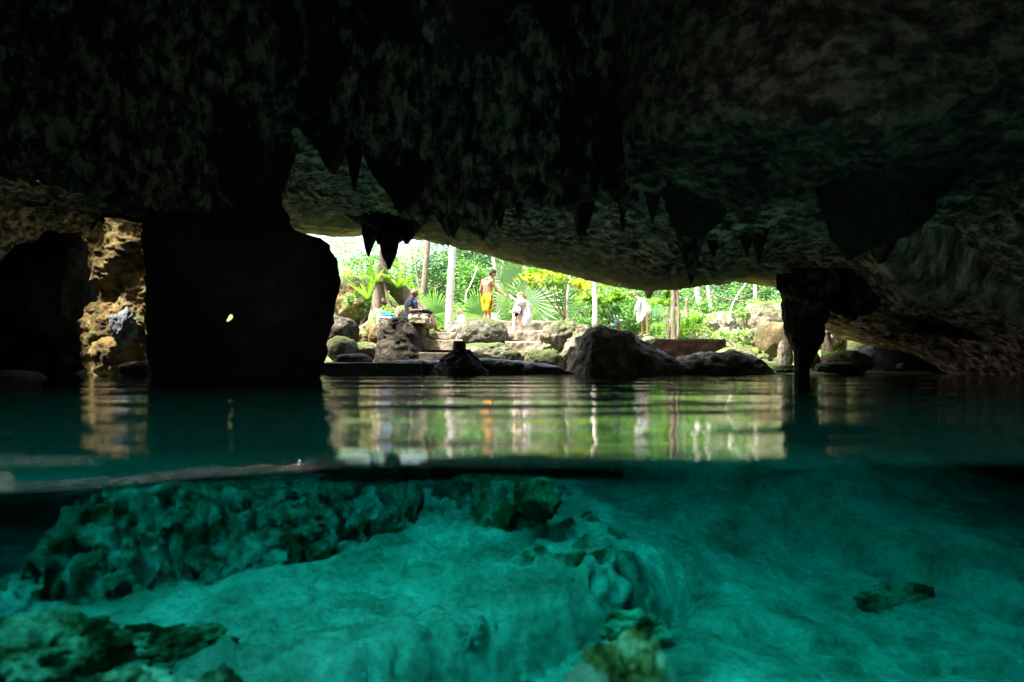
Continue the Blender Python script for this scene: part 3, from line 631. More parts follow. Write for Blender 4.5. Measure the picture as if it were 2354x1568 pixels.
# right-hand rocks
prock(1610, 1725, 712, 812, 22.5, 1.1, PALE, 'big jagged pale boulder among the shrubs beyond the brown wall', 77, amp=.24, pit=.12, box=.7)
prock(1722, 1812, 690, 800, 20.5, .9, PALE, 'sunlit white boulder with creepers next to the slim pillar', 78, amp=.22, box=.6)
prock(1752, 1815, 738, 822, 17.3, .5, TAN, 'smooth tan slab of rock leaning behind the slim pillar', 79, amp=.08, box=.8)
prock(1797, 1824, 782, 850, 14.3, .25, PALE, 'narrow white rock fin touching the slim pillar', 80, amp=.15)
prock(1655, 1745, 796, 846, 17.5, .4, PALE, 'low mossy bank behind the tail of the long black rock', 81, amp=.2)
for k, (a, b, c, d, Y) in enumerate([(1738, 1775, 826, 850, 15.3), (1765, 1800, 830, 854, 14.6), (1786, 1812, 820, 838, 15.4), (1790, 1835, 838, 857, 13.6), (1745, 1770, 812, 830, 16.2)]):
    prock(a, b, c, d, Y, .22, MOSSY, ['mossy stone just past the tail of the long black rock', 'wide flat mossy stone near the waterline', 'small upper mossy stone beside the white rock fin', 'green stone at the foot of the slim pillar', 'highest of the little mossy stones by the tan slab'][k], 90+k, name='mossy_stone', cat='stone', sub=4, amp=.2, group='mossy stones by the slim pillar')
prock(1880, 1945, 742, 802, 15.8, .5, PALE, 'pale knobbly rock in the small gap past the slim pillar', 96, amp=.2, pit=.2)
prock(1925, 2110, 752, 880, 15.8, .8, MOSSY, 'dim grey-green rock slope at the back of the small gap', 97, amp=.18)
prock(1900, 2010, 806, 862, 13.7, .4, OCHRE, 'sunlit ochre boulder at the waterline in the small gap', 98, amp=.18, pit=.12)
prock(1845, 1885, 795, 862, 14.2, .3, OCHRE, 'shaded olive rock right behind the slim pillar\'s foot', 99)
prock(1880, 1985, 832, 858, 13.2, .2, MOSSY, 'strip of bright mossy stone along the water in the small gap', 100, amp=.2)
prock(2000, 2420, 770, 900, 14.5, 1.6, WETROCK, 'broad black rock wall beyond the small gap', 101, amp=.15)
prock(2068, 2092, 834, 850, 12.6, .12, MOSSY, 'lone little green-topped stone at the dark waterline', 102, sub=4)
prock(498, 565, 690, 775, 18, .3, OCHRE, 'sunlit ochre rock glimpsed through the tiny hole in the massive pillar', 120, sub=4)
# rocks in the gap beside the massive pillar
prock(190, 400, 470, 640, 12.2, .5, DARK, 'black rock bulk behind the top of the yellow-orange face', 121)
column('ochre_rock_face', [(525, 235, 420), (555, 216, 420), (600, 206, 420), (645, 212, 420), (668, 245, 420), (690, 236, 420), (730, 214, 420), (780, 204, 420), (830, 215, 420), (900, 220, 430)], 10.3, .55, OCHREW,
       'rugged yellow-orange rock face with an overhanging bulge in the gap beside the massive pillar', 'rock', seed=44, amp=.13, nr=200, dz=.012, flute=.05, fs=4)
prock(140, 203, 575, 830, 10.6, .3, WETROCK, 'dark jagged rock edge framing the lit gap', 112, amp=.25, box=.6)
prock(250, 300, 715, 790, 9.6, .14, GREY, 'bluish grey rock spur on the yellow-orange rock face', 113, amp=.34, pit=.3, box=.7, fine=.3)
prock(205, 300, 775, 880, 9.7, .45, OCHREW, 'lumpy yellow-brown rock at the foot of the yellow-orange face', 114, amp=.2)
prock(275, 372, 826, 885, 9.2, .4, WETROCK, 'wet black rocks in the water at the foot of the lit gap', 115, amp=.25)
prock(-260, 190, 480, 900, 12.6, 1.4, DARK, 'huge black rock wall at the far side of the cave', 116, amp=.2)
prock(-60, 46, 853, 900, 7.0, .4, WETROCK, 'low glistening wet rock breaking the water at the frame edge', 117, amp=.2)
prock(350, 760, 560, 900, 16.5, 1.0, DARK, 'wide dark rock mass hidden mostly behind the massive pillar', 118, amp=.2) if HIDEROCK else None
prock(-1500, -200, 300, 900, 13.5, 2, DARK, 'outer black rock mass closing the far side of the cave', 119, amp=.2)

# ================================================================ foliage
def leaf_cloud(c, r, n, size, up=.35, shell=.0, seed=0, clump=0, asp=.45, droop=0):
    g = np.random.default_rng(seed)
    if clump:
        cc = g.normal(size=(clump, 3)); cc /= np.linalg.norm(cc, axis=1)[:, None]; cc *= g.uniform(.35, 1, (clump, 1))**.6
        k = g.integers(0, clump, n); p = cc[k]+g.normal(size=(n, 3))*.17*g.uniform(.6, 1.3, (clump, 1))[k]
    else:
        p = g.normal(size=(n, 3)); p /= np.linalg.norm(p, axis=1)[:, None]; p *= g.uniform(shell, 1, (n, 1))**.45
    p = p*np.array(r)+np.array(c)
    a = g.normal(size=(n, 3)); a[:, 2] = a[:, 2]*.5-droop; a /= np.linalg.norm(a, axis=1)[:, None]
    b = g.normal(size=(n, 3)); b[:, 2] += 0; nrm = np.cross(a, b)+np.array([0, -.2, up]); b = np.cross(nrm, a); b /= np.linalg.norm(b, axis=1)[:, None]
    nrm = np.cross(a, b)
    s = size*g.uniform(.6, 1.35, (n, 1)); w_ = s*asp
    V = np.stack([p, p+a*s*.5+b*w_*.5-nrm*s*.06, p+a*s, p+a*s*.5-b*w_*.5-nrm*s*.06], 1).reshape(-1, 3)
    Fc = np.arange(4*n).reshape(-1, 4); return V, Fc
def cat_(L):
    V = []; Fc = []; o = 0
    for v, f in L: V.append(np.asarray(v)); Fc += (np.asarray(f)+o).tolist(); o += len(v)
    return np.vstack(V), Fc
G1 = leaf_mat('green_leaf', [(0, (.045, .13, .035)), (.5, (.09, .22, .06)), (1, (.17, .33, .10))])
G2 = leaf_mat('bright_leaf', [(0, (.08, .19, .03)), (.5, (.14, .29, .045)), (1, (.25, .40, .07))], .5)
G3 = leaf_mat('pale_leaf', [(0, (.10, .2, .06)), (.5, (.2, .33, .12)), (1, (.34, .46, .22))], .45)
G4 = leaf_mat('deep_leaf', [(0, (.015, .055, .018)), (.5, (.045, .12, .04)), (1, (.09, .2, .07))], .35)
YEL = leaf_mat('yellow_leaf', [(0, (.25, .38, .03)), (.45, (.42, .46, .04)), (.8, (.55, .42, .05)), (1, (.55, .22, .04))], .45)
FANM = leaf_mat('fan_palm_leaf', [(0, (.10, .22, .10)), (1, (.24, .40, .22))], .5, .4)
FANP = leaf_mat('pale_fan_leaf', [(0, (.16, .3, .16)), (1, (.34, .48, .32))], .4, .35)
DRY = plain('dry_frond', (.4, .33, .22))

def branches(base, top, r0, n, spread, seed, mat, root, name='branch'):
    g = random.Random(seed)
    for k in range(n):
        t = g.uniform(.45, .95); p = Vector(base).lerp(Vector(top), t); a = g.uniform(0, 6.28); L = spread*g.uniform(.5, 1)
        e = p+Vector((math.cos(a)*L, math.sin(a)*L, L*g.uniform(.3, .9)))
        m_ = (p+e)/2+Vector((0, 0, -.08*L))
        V, Fc = tube(spline([p, m_, e], 8), np.linspace(r0*.45, r0*.12, 8), 7)
        child(name, V, Fc, mat, root)
def tree(name, label, u, v0, v1, Y, w, crown, leaf, mat, seed=0, bend=0, n=3500, size=.14, group=None, cat='tree', clump=26, nb=5):
    """trunk from (u,v0) to v1; crown = (du, dv_center, rx, rz) metres about the trunk top"""
    b = P(u, v0, Y); b.z = min(b.z, gz(b.x, Y)); t = P(u+bend, v1, Y)
    root = empty(name, b, label, cat, group)
    mid = (b+t)/2+Vector((.12*w*4, 0, 0))
    pts = spline([b, mid, t], 14); V, Fc = tube(pts, np.linspace(w, w*.65, 14)*np.concatenate([[1.5, 1.2], np.ones(12)]), 12, wob=.06)
    child('trunk', V, Fc, mat, root)
    if crown:
        branches(b, t, w, nb, crown[2]*.7, seed, mat, root)
        c = t+Vector((crown[0], 0, crown[1]))
        child('crown', *leaf_cloud(c, (crown[2], crown[2]*.8, crown[3]), n, size, seed=seed, clump=clump), leaf, root, smooth=False)
    return root
def limb(root, pts, rads, Y, mat, name, n=16, wob=.05):
    pts = [P(p[0], p[1], p[2] if len(p) > 2 else Y) for p in pts]
    r = np.interp(np.linspace(0, 1, n), np.linspace(0, 1, len(rads)), rads)
    return child(name, *tube(spline(pts, n), r, 12, wob=wob), mat, root)
# the rooted tree
b = P(870, 752, 18.2); root = empty('rooted_tree', b, 'thick grey tree with roots spreading over the rocks behind the slab', 'tree')
limb(root, [(866, 765), (869, 720), (872, 680), (878, 640), (883, 590), (888, 500), (884, 400)], [.34, .21, .165, .155, .13, .12, .11], 18.2, BARKM, 'trunk', 30)
for pts, rd in [([(875, 655, 18.2), (905, 655, 18.4), (940, 685, 18.3), (970, 715, 18.0), (990, 752, 17.7)], [.15, .2, .17, .13, .09]),
                ([(878, 690, 18.1), (905, 700, 18.1), (935, 722, 17.9), (975, 740, 17.5)], [.08, .06, .05, .03]),
                ([(880, 640, 18.05), (890, 680, 18), (900, 712, 17.9), (925, 728, 17.8), (955, 750, 17.3)], [.03, .04, .04, .035, .03]),
                ([(868, 715, 18.1), (852, 740, 17.9), (828, 756, 17.4), (808, 768, 17)], [.12, .08, .06, .03]),
                ([(872, 720, 18), (880, 745, 17.6), (890, 770, 17.2)], [.14, .1, .05]),
                ([(900, 668, 18.4), (930, 700, 18.5), (945, 730, 18.6), (950, 760, 18.4)], [.1, .14, .12, .08])]:
    limb(root, pts, rd, 18.2, BARKM, 'root')
child('crown', *leaf_cloud(P(884, 380, 18.4), (2.6, 1.2, .9), 2600, .14, seed=5, clump=20), G1, root, smooth=False)
# pale palm trunk and posts
root = empty('pale_palm', P(1033, 765, 19.3), 'white ringed palm trunk leaning slightly near the centre of the opening', 'tree')
limb(root, [(1032, 768), (1034, 700), (1038, 620), (1042, 540), (1046, 440), (1048, 330)], [.135, .115, .105, .095, .09, .08], 19.3, PALEBARK, 'trunk', 30, .02)
def fan(hub, R_, az, tilt, spread=125, n=26, mat=None, root=None, roll=0, droop=.12, petiole=None, name='frond', seed=0):
    """a palmate leaf: pleated disc with split tips. az = direction in the picture plane (deg from up), tilt = lean toward the viewer"""
    g = np.random.default_rng(seed); hub = np.array(hub); V = [(0, 0, 0)]; Fc = []
    A = np.radians(np.linspace(-spread, spread, 2*n+1))
    for k, a in enumerate(A):
        r = R_*.36*(1-.12*abs(a)/2.2); V.append((math.sin(a)*r, (.006 if k % 2 else -.006)*R_*2, math.cos(a)*r))
    for k in range(n):
        a = A[2*k+1]; r = R_*(1-.22*abs(a)/2.2)*g.uniform(.84, 1.05); a2 = a+g.uniform(-.03, .03); da = (A[1]-A[0])*.62; t = len(V)
        for q, rq, zq in ((a2-da, .72, .35), (a2, .72, .30), (a2+da, .72, .35), (a2, 1, 1)):
            V.append((math.sin(q)*r*rq, -droop*R_*zq+(.02*R_ if q == a2 and rq < 1 else 0), math.cos(q)*r*rq))
        Fc += [(0, 2*k+1, 2*k+2), (0, 2*k+2, 2*k+3), (2*k+1, t, t+1, 2*k+2), (2*k+2, t+1, t+2, 2*k+3), (t, t+3, t+1), (t+1, t+3, t+2)]
    V = np.array(V); rr = np.linalg.norm(V, axis=1); V[:, 1] += droop*.5*rr**2/R_*0
    Rm = Matrix.Rotation(R(az), 3, 'Y') @ Matrix.Rotation(R(tilt), 3, 'X'); Rm = Matrix.Rotation(R(roll), 3, 'Z') @ Rm
    V = V@np.array(Rm).T; V[:, 2] -= droop*(np.linalg.norm(V[:, [0, 1]], axis=1)**2)/R_*.6
    f = child(name, V+hub, Fc, mat, root, smooth=False)
    if petiole is not None:
        pv, pf = tube(spline([petiole, (Vector(petiole)+Vector(hub))/2+Vector((0, 0, .05)), hub], 8), [.012]*8, 6)
        pv = np.array(pv)-np.array(root.location); s_ = mesh('petiole', pv, pf, mat, f)
    return f
for k in range(9): fan(P(1048, 325, 19.3), .9, -90+k*24, 30, n=18, mat=FANM, root=root, roll=k*40, seed=k)
def fan_palm(base, fans, label, mat=FANM, trunk=None, seed=0):
    b = P(*base); b.z = gz(b.x, b.y)-.05; root = empty('fan_palm', b, label, 'palm', 'fan palms in the clearing')
    V, Fc = tube([b, b+Vector((0, 0, .28))], [.07, .06], 10); child('trunk', V, Fc, BARKM, root)
    for k, f in enumerate(fans):
        u, v, dY, rpx, az, tilt, roll = f[:7]; m_ = f[7] if len(f) > 7 else mat
        Y = base[2]+dY
        fan(P(u, v, Y), rpx/F*Y, az, tilt, mat=m_, root=root, roll=roll, petiole=b+Vector((0, 0, .25)), seed=seed+k, n=24, spread=f[8] if len(f) > 8 else 120)
    return root
fan_palm((1000, 760, 21.5), [(1000, 722, 0, 62, -4, 12, 10, FANM, 80), (975, 735, .3, 50, -30, 20, -20, FANM, 80), (1022, 738, .2, 52, 25, 20, 20, FANM, 85), (960, 748, .2, 45, -50, 25, 20), (990, 752, -.3, 40, 10, 35, 0, G1)], 'fan palm between the sitting man and the white trunk', seed=1)
fan_palm((1105, 765, 21.0), [(1104, 725, 0, 70, -2, 10, 0, FANM, 75), (1078, 742, .2, 58, -35, 18, 15), (1125, 738, .3, 60, 35, 18, -20), (1145, 748, .1, 45, 60, 25, 0), (1092, 752, -.4, 42, -10, 35, 0, FANP)], 'fan palm behind the big speckled boulder', seed=11)
fan_palm((1205, 765, 19.2), [(1216, 690, 0, 86, 80, 8, 10, FANP, 150), (1205, 655, .5, 80, 12, 5, 10, FANM, 85), (1180, 650, .3, 82, -30, 10, -10, FANP, 60), (1165, 690, .6, 66, -60, 18, 20, FANP), (1240, 735, .3, 70, 110, 20, 0, FANP),
      (1190, 735, .2, 60, -90, 25, 10, FANM), (1230, 655, .9, 90, 28, 12, 0, FANM, 95), (1215, 735, -.2, 50, 20, 30, 0)], 'big fan palm spreading its leaves behind the sitting woman', seed=21)
fan_palm((1268, 760, 21.0), [(1262, 700, 0, 74, 10, 12, 0, G4), (1290, 715, .3, 64, 50, 18, 20, FANM), (1240, 725, .2, 60, -40, 20, 0, FANM), (1275, 735, -.2, 50, 5, 30, 0)], 'dark green fan palm beneath the yellow leaves', seed=31)
fan_palm((1390, 760, 23.0), [(1385, 650, 0, 62, -60, 15, 10, FANP), (1400, 640, .2, 66, 100, 15, 0, FANM), (1370, 655, .3, 70, -100, 15, 20, FANM), (1395, 660, .2, 55, 170, 20, 0, FANM), (1420, 655, .3, 50, 60, 15, 0, FANP)], 'tall fan palm with hanging leaves behind the pale post', seed=41)
fan_palm((1515, 770, 23.5), [(1510, 690, 0, 52, 175, 12, 0, FANM, 60), (1530, 695, .2, 56, 165, 12, 15, FANP, 50), (1495, 690, .3, 50, -160, 15, 0, G4, 60), (1520, 665, .2, 50, 20, 15, 0)], 'fan palm with drooping grey-green leaves behind the bending woman', seed=51)
fan_palm((925, 760, 23.5), [(930, 690, 0, 50, 10, 15, 0, G3), (950, 700, .2, 46, 45, 15, 0, G3), (905, 700, .2, 46, -40, 15, 0, G3)], 'pale washed-out fan palm above the sitting man\'s shoulder', seed=61)
# slender trunks
def post(label, pts, rd, Y, mat, name='slender_tree', extra=None):
    b = P(*pts[0], Y); b.z = min(b.z, gz(b.x, Y)); root = empty(name, b, label, 'tree')
    limb(root, [pts[0]]+pts[1:], rd, Y, mat, 'trunk', 20, .03)
    if extra:
        for e in extra: limb(root, e[0], e[1], Y, mat, 'branch', 14)
    return root
post('thin forked pale trunk just past the man in yellow shorts', [(1140, 770), (1143, 720), (1147, 680), (1142, 640), (1133, 590), (1128, 520), (1120, 430)], [.09, .08, .07, .055, .05, .04, .03], 20.6, PALEBARK, extra=[([(1147, 680), (1152, 640), (1158, 590), (1165, 520)], [.06, .05, .04, .03])])
post('thin straight pale trunk in front of the yellow leaves', [(1302, 752), (1303, 700), (1307, 660), (1312, 610), (1316, 480)], [.05, .04, .035, .03, .025], 19, PALEBARK)
post('pale tan post-like trunk rising from the big dark rock', [(1367, 752), (1368, 700), (1366, 640), (1367, 560), (1368, 460)], [.07, .06, .055, .055, .05], 17.6, PALEBARK)
post('dark paired trunk just past the bending woman', [(1549, 790), (1547, 740), (1548, 690), (1549, 650), (1552, 500)], [.08, .07, .06, .06, .05], 20.5, BARKM, extra=[([(1556, 790), (1560, 730), (1558, 690), (1554, 650), (1556, 520)], [.06, .05, .05, .05, .04])])
post('cut-off thin trunk shorter than its neighbours', [(1581, 770), (1580, 740), (1579, 715), (1578, 686)], [.06, .05, .05, .05], 22.5, BARKM)
post('white bare trunk leaning above the jagged pale boulder', [(1618, 760), (1612, 720), (1606, 690), (1599, 650), (1590, 520)], [.12, .1, .09, .085, .07], 26, PALEBARK)
post('thinner white trunk next to the leaning one', [(1640, 760), (1635, 720), (1631, 690), (1625, 645), (1618, 520)], [.09, .07, .065, .06, .05], 26, PALEBARK)
post('yellowish slim trunk near the slim pillar', [(1737, 760), (1737, 720), (1736, 690), (1735, 640), (1733, 520)], [.08, .06, .06, .055, .05], 25, PALEBARK)
post('very thin leaning stem over the jagged boulder', [(1675, 745), (1678, 725), (1684, 700), (1698, 675), (1715, 650), (1740, 600)], [.04, .03, .03, .025, .02, .015], 22, PALEBARK)
post('grey background trunk behind the sitting man', [(968, 770), (966, 720), (975, 660), (980, 600), (986, 520), (990, 400)], [.16, .13, .12, .11, .1, .08], 26, BARKM, extra=[([(970, 690), (960, 640), (955, 590)], [.06, .04, .03])])
post('bleached dead branch lying across the shrubs', [(1585, 668), (1630, 674), (1680, 690), (1740, 694), (1800, 702), (1840, 712)], [.012, .018, .022, .02, .016, .012], 21.5, BARKM, name='dead_branch', extra=[([(1640, 678), (1610, 700), (1585, 712)], [.02, .015, .01]), ([(1690, 690), (1720, 678), (1760, 668)], [.02, .015, .01])])
post('thin stem with a curled tip beside the white trunk', [(1070, 700), (1072, 675), (1082, 655), (1090, 635), (1096, 618), (1092, 612)], [.03, .02, .02, .02, .03, .02], 22, PALEBARK, name='curled_stem')

# rosette plants
def straps(name, base, n, L, wd, label, mat, droop=.5, seed=0, up=1.0, cat='plant', group=None, spreadx=1.0, el0=.5):
    g = random.Random(seed); b = P(*base); root = empty(name, b, label, cat, group)
    for k in range(n):
        a = 2*math.pi*k/n+g.uniform(-.3, .3); el = g.uniform(el0, 1.35)*up; l = L*g.uniform(.7, 1.1); V = []; Fc = []
        d = Vector((math.cos(a)*spreadx, math.sin(a), 0)); s = d.cross(Vector((0, 0, 1))).normalized()
        for i in range(9):
            t = i/8; p = b+d*(math.cos(el)*l*t)+Vector((0, 0, math.sin(el)*l*t-droop*l*t*t*math.cos(el)*1.1)); ww = wd*math.sin(math.pi*min(1, .12+t*.88))**.7
            V += [p-s*ww, p+Vector((0, 0, -ww*.4)), p+s*ww]
            if i: o = 3*(i-1); Fc += [(o, o+1, o+4, o+3), (o+1, o+2, o+5, o+4)]
        child('leaf', V, Fc, mat, root)
    return root
straps('bromeliad', (846, 690, 18.4), 15, 1.15, .045, 'spiky yellow-green bromeliad on the ochre boulder beside the rooted trunk', G2, .25, 1)
straps('bird_nest_fern', (915, 668, 18.2), 22, .95, .05, 'bright green fern sprouting on the roots above the sitting man', G2, .55, 2, .8)
straps('bird_nest_fern', (925, 690, 18.9), 14, .7, .04, 'smaller fern just below the bright one on the roots', G2, .6, 3, .7)
straps('bromeliad', (862, 650, 18.0), 10, .7, .035, 'slim upright bromeliad clinging to the trunk', G2, .2, 4)
straps('low_fern', (1745, 815, 17.8), 18, .75, .03, 'low yellow-green fern by the tan rock slab', G2, .6, 6, .55)
straps('low_fern', (1712, 808, 18.2), 16, .65, .03, 'second low fern nearer the brown wall', G3, .6, 7, .55)
straps('low_fern', (1908, 815, 14.4), 12, .35, .02, 'small fern growing between the rocks of the small gap', G2, .5, 8, .6)
straps('bromeliad', (1780, 745, 21), 14, .6, .03, 'little spiky plant on the white boulder', G3, .5, 9)
# leafy shrubs
def shrub(name, c, r, n, size, mat, label, seed=0, cat='shrub', clump=10, stems=3, asp=.5, droop=0, base=None, group=None, smat=None):
    cc = P(*c); b = Vector((cc.x, cc.y, gz(cc.x, cc.y))) if base is None else P(*base)
    root = empty(name, b, label, cat, group); g = random.Random(seed)
    child('foliage', *leaf_cloud(cc, r, n, size, seed=seed, clump=clump, asp=asp, droop=droop), mat, root, smooth=False)
    for k in range(stems):
        e = cc+Vector((g.uniform(-.6, .6)*r[0], g.uniform(-.5, .5)*r[1], g.uniform(-.2, .5)*r[2]))
        child('stem', *tube(spline([b+Vector((g.uniform(-.05, .05), 0, 0)), (b+e)/2+Vector((g.uniform(-.1, .1), 0, 0)), e], 9), np.linspace(.025, .008, 9), 7), smat or BARKM, root)
    return root
shrub('yellow_leaved_tree', (1272, 637, 18.2), (.78, .4, .28), 150, .12, YEL, 'spray of yellow and orange leaves under the cave lip', 1, clump=9, asp=.8, base=(1303, 740, 18.6), cat='tree')
shrub('yellow_leaved_tree', (1255, 640, 18.6), (.8, .4, .3), 260, .13, G2, 'yellow-green leaves mixed among the yellow spray', 32, clump=9, asp=.8, base=(1300, 740, 18.7), cat='tree')
shrub('yellow_leaved_tree', (1345, 655, 19), (.3, .3, .16), 60, .15, YEL, 'few yellow leaves close to the pale tan post', 2, clump=3, asp=.8, stems=1, cat='tree', base=(1316, 742, 19.2))
shrub('broadleaf_shrub', (1382, 680, 20), (.66, .5, .30), 440, .2, G2, 'bright yellow-green broadleaf shrub above the red bench', 3, clump=9, stems=6)
shrub('broadleaf_shrub', (1395, 712, 20.6), (.5, .4, .34), 340, .24, G1, 'darker hanging leaves beneath the yellow-green shrub', 4, clump=8, droop=1, asp=.3, stems=5)
shrub('broadleaf_shrub', (1350, 690, 21), (.4, .4, .16), 100, .17, YEL, 'yellow-tinged tip of leaves at the side of the tan post', 5, clump=4, stems=2)
shrub('broadleaf_shrub', (1535, 678, 20.8), (.5, .4, .34), 360, .2, G2, 'bright green shrub between the bending woman and the dark paired trunk', 6, clump=7, stems=4)
shrub('broadleaf_shrub', (1470, 735, 25.5), (.9, .4, .45), 420, .18, G1, 'leafy shrub behind the bending woman\'s legs', 7, clump=9)
shrub('leafy_bush', (1545, 758, 22.0), (.62, .5, .30), 560, .12, G2, 'low green bush growing over the brown wall beside the woman', 8, clump=12)
shrub('leafy_bush', (1600, 755, 21.5), (.9, .5, .42), 1000, .12, G2, 'thick green bush beneath the leaning white trunks', 9, clump=14)
shrub('leafy_bush', (1560, 735, 23.5), (.8, .5, .5), 800, .12, G3, 'pale green bush behind the dark paired trunk', 10, clump=12)
shrub('leafy_bush', (1650, 700, 25), (1.1, .7, .6), 1100, .13, G1, 'green bush topping the jagged pale boulder', 11, clump=12)
shrub('creeper', (1745, 712, 21), (.7, .5, .45), 900, .11, G3, 'pale creeper spilling over the white boulder', 12, clump=14, cat='creeper')
shrub('creeper', (1770, 765, 20), (.4, .4, .3), 300, .1, G3, 'sparse creeper low on the white boulder', 13, clump=8, cat='creeper')
shrub('leafy_bush', (1690, 775, 20.5), (.6, .4, .22), 500, .1, G3, 'small pale bush at the end of the brown wall', 14, clump=9)
shrub('leafy_bush', (1005, 765, 19.8), (.35, .3, .25), 260, .13, G2, 'small leafy plant at the base of the white trunk', 15, clump=6)
shrub('leafy_bush', (1250, 735, 20), (.6, .4, .3), 420, .13, G1, 'green bush behind the low stone wall', 16, clump=9)
shrub('leafy_bush', (830, 690, 18.8), (.5, .3, .4), 380, .12, G1, 'dark leaves hanging beside the rooted trunk', 17, clump=9)
shrub('leafy_bush', (800, 655, 20), (.7, .4, .35), 500, .13, G3, 'sunlit pale bush topping the ochre boulder', 18, clump=10)
shrub('leafy_bush', (795, 640, 20.3), (.25, .3, .2), 90, .12, YEL, 'few orange and yellow leaves over the ochre boulder', 19, clump=5)
shrub('leafy_bush', (888, 715, 16.9), (.22, .2, .14), 130, .09, G2, 'small bright plant growing behind the blue towel', 20, clump=5, base=(888, 735, 16.9))
shrub('leafy_bush', (1320, 745, 19.6), (.9, .4, .25), 520, .13, G1, 'low greenery behind the knobbly pale rock', 21, clump=10)
shrub('leafy_bush', (930, 760, 17), (.2, .2, .18), 120, .08, G2, 'small bright plant under the slab table\'s far side', 22, clump=5, base=(930, 790, 17))
shrub('hanging_vine', (1385, 768, 14.0), (.12, .1, .22), 120, .06, G2, 'small green plant in the crease of the big dark rock', 23, clump=5, base=(1340, 775, 14.3)) if False else None

# background trees
bt = [(770, 590, 30, 1.8, 1.2, G3, 900), (830, 575, 33, 2.2, 1.3, G3, 1300), (870, 610, 27, 1.5, .9, G1, 1500), (925, 640, 29, 1.9, .9, G3, 1900), (1000, 640, 28, 1.7, .9, G4, 3800), (960, 610, 36, 2.4, 1.2, G3, 1700), (1085, 610, 29, 2.0, 1.15, G4, 5200),
      (1075, 640, 26, 1.0, .8, G1, 2600), (1140, 600, 31, 2.2, 1.3, G1, 3600), (1180, 640, 34, 2.4, 1.5, G4, 3600), (1250, 640, 30, 2.2, 1.2, G4, 3600), (1320, 650, 32, 2.2, 1.2, G1, 3400), (1340, 700, 27, 1.6, .9, G4, 3200),
      (1400, 650, 33, 2.3, 1.3, G1, 3400), (1460, 690, 27, 1.5, 1.0, G4, 3200), (1500, 660, 33, 2.2, 1.4, G1, 3400), (1590, 670, 32, 2.0, 1.2, G4, 3200), (1650, 655, 31, 1.9, 1.2, G1, 3200), (1710, 675, 29, 1.7, 1.1, G4, 3400), (1770, 665, 32, 2.0, 1.2, G1, 2600), (1850, 680, 34, 2.4, 1.4, G4, 2600), (700, 620, 34, 2.4, 1.6, G1, 2400), (1045, 560, 38, 3.0, 1.5, G1, 2400), (1210, 560, 40, 3, 1.5, G3, 2400)]
nm_ = {id(G1): 'mid green', id(G3): 'pale washed-out', id(G4): 'deep green'}
where = ['over the ochre boulder by the massive pillar', 'high behind the pointed stalactite', 'directly behind the rooted trunk', 'above the bright fern', 'in the dark patch before the white palm trunk', 'far behind the grey trunk', 'in the dark patch past the white palm trunk',
 'behind the curled stem', 'behind the standing man\'s head', 'behind the forked trunk', 'behind the big fan palm', 'above the yellow leaves', 'between the thin straight trunk and the tan post', 'behind the tall fan palm', 'behind the bending woman', 'above the bright green shrub',
 'between the cut-off trunk and the white one', 'over the jagged pale boulder', 'behind the very thin leaning stem', 'over the white boulder', 'behind the slim pillar', 'hidden mostly by the massive pillar', 'tall and far above the white trunk', 'tall and far above the fan palm']
for k, (u, v, Y, rx, rz_, lm, n) in enumerate(bt):
    tree('jungle_tree', f'{nm_[id(lm)]} jungle tree {where[k]}', u, 770, v+int(rz_/Y*F*.3), Y, .12, (0, .15*rz_, rx, rz_), lm, BARKM, seed=100+k, n=n, size=.15, group='jungle trees behind the clearing', clump=40, nb=4, bend=(k*7 % 5-2)*6)
# undergrowth and far forest: nobody could count these
L = []
g_ = np.random.default_rng(77)
for k in range(90):
    Y = g_.uniform(24, 38); u = g_.uniform(880, 1900); c = P(u, 700, Y); c.z = gz(c.x, Y)+g_.uniform(.2, 1.5)
    L.append(leaf_cloud(c, (g_.uniform(.8, 1.6), .8, g_.uniform(.5, 1.0)), 420, .14, seed=300+k))
tag(mesh('undergrowth', *cat_(L), G1, smooth=False), kind='stuff')
L = []
for k in range(150):
    Y = g_.uniform(40, 60); u = g_.uniform(700, 2000); c = P(u, 700, Y); c.z = g_.uniform(2, 6.5 if u > 1050 else 4.6)
    L.append(leaf_cloud(c, (g_.uniform(1.4, 2.6), 1.5, g_.uniform(.8, 1.8)), 360, .26, seed=500+k))
tag(mesh('distant_forest_foliage', *cat_(L), G3, smooth=False), kind='stuff')
# leaf litter, moss tufts along the right shore
L = [leaf_cloud(P(g_.uniform(1740, 1990), g_.uniform(838, 850), g_.uniform(13.3, 15)), (.12, .12, .05), 60, .05, seed=700+k) for k in range(40)]
tag(mesh('moss_tufts', *cat_(L), G2, smooth=False), kind='stuff')
# roots in the small gap
root = empty('hanging_roots', P(1895, 845, 14.6), 'reddish bundle of roots in the small gap past the slim pillar', 'roots')
for k in range(7): limb(root, [(1888+k*3, 765, 14.8), (1893+k*3, 800, 14.7), (1897+k*5, 830, 14.6), (1900+k*6, 852, 14.5)], [.03, .03, .025, .02], 14.6, BARKM, 'root')
